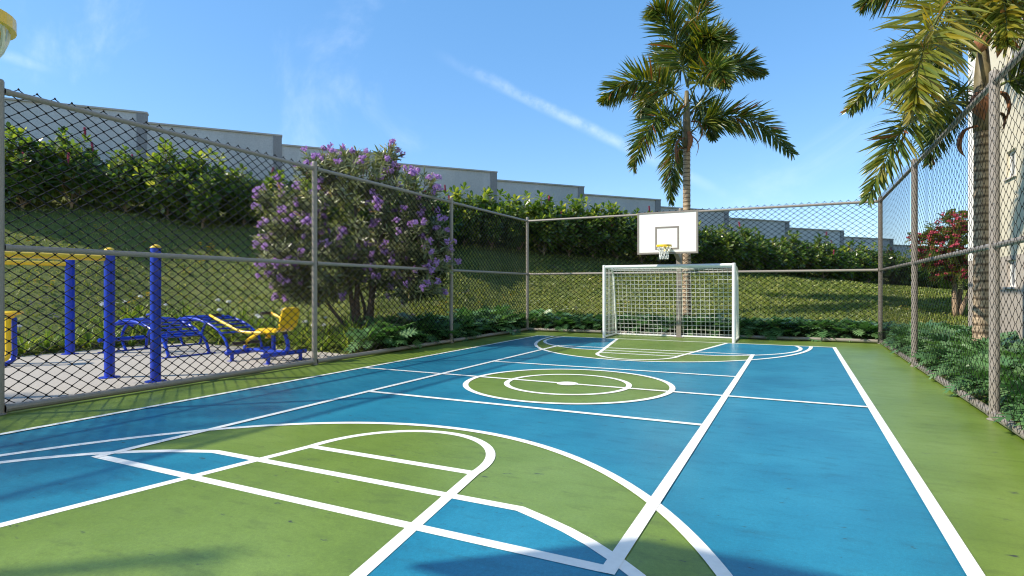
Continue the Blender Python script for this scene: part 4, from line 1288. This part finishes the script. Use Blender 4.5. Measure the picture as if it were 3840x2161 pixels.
# ------------------------------------------------------------------ strap-leaved lilies by the pad
def make_lily(seed, flower):
    rng = random.Random(seed)
    lf = MB()
    for i in range(46):
        a = rng.uniform(0, 6.28); o = V((math.cos(a), math.sin(a), 0)); el = R(rng.uniform(35, 86))
        d = o * math.cos(el) + UP * math.sin(el)
        blade(lf, o * rng.uniform(0.0, 0.12), d, o.cross(UP), rng.uniform(0.38, 0.66), rng.uniform(0.028, 0.042), STRAP, rng.uniform(0.5, 1.3), 0.25, rng.random())
    root = empty('strap_leaf_lily', (0, 0, -50), 'lily', 'plant')
    lf.build('leaves', M['lily'], root)
    if flower:
        h = rng.uniform(0.42, 0.56)
        st = MB(); st.tube([(0, 0, 0), (0.03, 0.02, h * .5), (0.04, 0.05, h)], 0.006, 5); so = st.build('flower_stalk', M['stem_green'], root)
        fl = flower_cluster_mesh(rng, 9, 0.05, 0.03, M['white_petal'], 'flower_head'); fl.parent = so; fl.location = (0.04, 0.05, h)
    return root

def lilies():
    protos = [make_lily(201, False), make_lily(202, True), make_lily(203, False), make_lily(204, True)]
    used = set(); rng = random.Random(18); spots = []
    y = 4.2
    while y < 8.9: spots.append((-14.5 + rng.uniform(-.2, .15), y)); y += 0.42
    x = -14.3
    while x < -8.6: spots.append((x, 9.80 + rng.uniform(-.12, .25))); x += 0.34
    x = -14.0
    while x < -8.9: spots.append((x, 10.35 + rng.uniform(-.2, .25))); x += 0.5
    spots += [(-14.95, 8.9), (-15.2, 8.3), (-15.0, 9.6), (-15.5, 9.3), (-15.4, 8.9), (-14.9, 10.1)]
    for (x, y) in spots:
        q = rng.choice((0, 1, 2, 3)); z = terrain(x, y); rz = rng.uniform(0, 6.28); s = rng.uniform(0.95, 1.3)
        lab = ('strap-leaved lily clump with a white flower head beside the gym pad', 'white-flowered lilies beside the gym pad') if q in (1, 3) else ('strap-leaved lily clump without flowers beside the gym pad', 'leafy lily clumps beside the gym pad')
        if q not in used:
            used.add(q); o = protos[q]; o.location = (x, y, z); o.rotation_euler = (0, 0, rz); o.scale = (s, s, s); o['label'] = lab[0]; o['group'] = lab[1]
        else: copy_thing(protos[q], (x, y, z), rz, s, *lab)
lilies()

# ------------------------------------------------------------------ wild flowers on the bank
def wildflowers():
    rng = random.Random(31)
    def proto(mat, seed, n, pet):
        r2 = random.Random(seed); mb = MB()
        for i in range(n):
            c = V((r2.uniform(-.13, .13), r2.uniform(-.13, .13), r2.uniform(.09, .19)))
            for k in range(5):
                an = 2 * math.pi * k / 5; d = V((math.cos(an), math.sin(an), 0.35))
                blade(mb, c, d, UP.cross(d), pet, pet * .8, [(0, .3), (.6, 1), (1, 0)], .1, .1, r2.random())
        o = mb.build('wildflower', mat)
        return o
    kinds = [(M['yellow_petal'], 'small yellow wildflower clump in the grass bank', 'yellow wildflowers on the bank', 34),
             (M['violet_petal'], 'small violet wildflower clump in the grass bank', 'violet wildflowers on the bank', 24),
             (M['white_petal'], 'small white wildflower clump in the grass bank', 'white wildflowers on the bank', 12)]
    for ki, (mat, lab, gr, cnt) in enumerate(kinds):
        pr = proto(mat, 300 + ki, 6, 0.032); tag(pr, lab, 'flower', gr)
        done = 0; tries = 0
        while done < cnt and tries < 5000:
            tries += 1
            px = rng.uniform(60, 3560); py = rng.uniform(880, 1230)
            q, d = ground_hit(px, py)
            if d > 40 or d < 8: continue
            p = WN.x * q.x + WN.y * q.y
            if p > 21 or terrain(q.x, q.y) < 0.12 or (q.x > 3.4 and q.y < 18): continue
            o = pr if done == 0 else pr.copy()
            if done: COL.objects.link(o)
            s = rng.uniform(0.7, 1.3) * (1 + 0.02 * d)
            o.location = q; o.scale = (s, s, s); o.rotation_euler = (0, 0, rng.uniform(0, 6)); done += 1
wildflowers()

# ------------------------------------------------------------------ light and sky
SUN_EL = R(41); SUN_DIR = V((-0.763 * math.cos(SUN_EL), -0.647 * math.cos(SUN_EL), math.sin(SUN_EL)))
sl = bpy.data.lights.new('sun', 'SUN'); sl.energy = 3.4; sl.angle = R(1.2); sl.color = (1.0, 0.91, 0.76)
so = bpy.data.objects.new('sun', sl); COL.objects.link(so)
so.rotation_mode = 'QUATERNION'; so.rotation_quaternion = (-SUN_DIR).to_track_quat('-Z', 'Y'); so.location = (-20, -20, 30)

w = bpy.data.worlds.new('World'); SC.world = w; w.use_nodes = True
nt = w.node_tree
bg = nt.nodes['Background']
sky = nt.nodes.new('ShaderNodeTexSky'); sky.sky_type = 'NISHITA'; sky.sun_disc = False
sky.sun_elevation = SUN_EL; sky.sun_rotation = math.atan2(SUN_DIR.x, SUN_DIR.y)
sky.air_density = 1.0; sky.dust_density = 0.3; sky.ozone_density = 1.3; sky.altitude = 300
hs = nt.nodes.new('ShaderNodeHueSaturation'); hs.inputs['Saturation'].default_value = 1.12; hs.inputs['Value'].default_value = 1.0
sk = nt.nodes.new('ShaderNodeMix'); sk.data_type = 'RGBA'; sk.inputs[0].default_value = 0.52; sk.inputs[7].default_value = (0.62, 1.48, 2.85, 1)
nt.links.new(sky.outputs[0], sk.inputs[6]); nt.links.new(sk.outputs[2], hs.inputs['Color'])
tc = nt.nodes.new('ShaderNodeTexCoord')
def math_node(op, a, b=None, c=None):
    n = nt.nodes.new('ShaderNodeMath'); n.operation = op
    for i, v in enumerate((a, b, c)):
        if v is None: continue
        if hasattr(v, 'is_output'): nt.links.new(v, n.inputs[i])
        else: n.inputs[i].default_value = v
    return n.outputs[0]
def vdot(v):
    n = nt.nodes.new('ShaderNodeVectorMath'); n.operation = 'DOT_PRODUCT'
    nt.links.new(tc.outputs['Generated'], n.inputs[0]); n.inputs[1].default_value = v
    return n.outputs['Value']
def smooth(v, a, b, lo=0.0, hi=1.0):
    n = nt.nodes.new('ShaderNodeMapRange'); n.interpolation_type = 'SMOOTHSTEP'
    nt.links.new(v, n.inputs[0])
    for i, x in enumerate((a, b, lo, hi)): n.inputs[i + 1].default_value = x
    return n.outputs[0]
def streak(p0, p1, width, strength, nscale, stretch=0.2):
    """thin ice cloud lying along the great circle from p0 to p1"""
    a = ray(*p0).normalized(); b = ray(*p1).normalized()
    n = a.cross(b).normalized(); t = n.cross(a).normalized(); ang = a.angle(b)
    nz = nt.nodes.new('ShaderNodeTexNoise'); nz.inputs['Scale'].default_value = nscale; nz.inputs['Detail'].default_value = 6; nz.inputs['Roughness'].default_value = 0.6
    nt.links.new(tc.outputs['Generated'], nz.inputs['Vector'])
    off = math_node('MULTIPLY_ADD', nz.outputs[0], width * 0.9, -width * 0.45)
    dist = math_node('ABSOLUTE', math_node('ADD', vdot(n), off))
    m = smooth(dist, 0.0, width, 1.0, 0.0)
    al = vdot(t)
    m = math_node('MULTIPLY', m, smooth(al, -0.02, math.sin(ang) * 0.3))
    m = math_node('MULTIPLY', m, smooth(al, math.sin(ang) * 0.42, math.sin(ang), 1.0, 0.0))
    m = math_node('MULTIPLY', m, smooth(nz.outputs[0], 0.36, 0.66, 0.08, 1.0))
    m = math_node('MULTIPLY', m, smooth(vdot(a), 0.0, 0.2))
    return math_node('MULTIPLY', m, strength)
m1 = streak((1640, 205), (2960, 850), 0.014, 0.27, 16)
m2 = streak((-40, 190), (265, 285), 0.011, 0.26, 9)
# faint high cirrus everywhere
nz = nt.nodes.new('ShaderNodeTexNoise'); nz.inputs['Scale'].default_value = 2.4; nz.inputs['Detail'].default_value = 7; nz.inputs['Roughness'].default_value = 0.62; nz.inputs['Distortion'].default_value = 0.6
mp = nt.nodes.new('ShaderNodeMapping'); mp.inputs['Rotation'].default_value = (0.3, 0.5, 0.7); mp.inputs['Scale'].default_value = (1.0, 3.2, 1.6)
nt.links.new(tc.outputs['Generated'], mp.inputs[0]); nt.links.new(mp.outputs[0], nz.inputs['Vector'])
m3 = smooth(nz.outputs[0], 0.52, 0.85, 0.0, 0.22)
mx = math_node('MAXIMUM', math_node('MAXIMUM', m1, m2), m3)
cl = nt.nodes.new('ShaderNodeMix'); cl.data_type = 'RGBA'
nt.links.new(mx, cl.inputs[0]); nt.links.new(hs.outputs[0], cl.inputs[6]); cl.inputs[7].default_value = (5.2, 5.6, 6.2, 1)
nt.links.new(cl.outputs[2], bg.inputs['Color'])
bg.inputs['Strength'].default_value = 0.15

SC.view_settings.view_transform = 'Standard'; SC.view_settings.look = 'None'
SC.view_settings.gamma = 1.0; SC.view_settings.exposure = 0.95
SC.render.engine = 'CYCLES'
SC.cycles.use_denoising = True
SC.cycles.filter_width = 1.15
SC.cycles.max_bounces = 7; SC.cycles.transparent_max_bounces = 4
SC.cycles.caustics_reflective = False; SC.cycles.caustics_refractive = False
SC.cycles.sample_clamp_indirect = 8
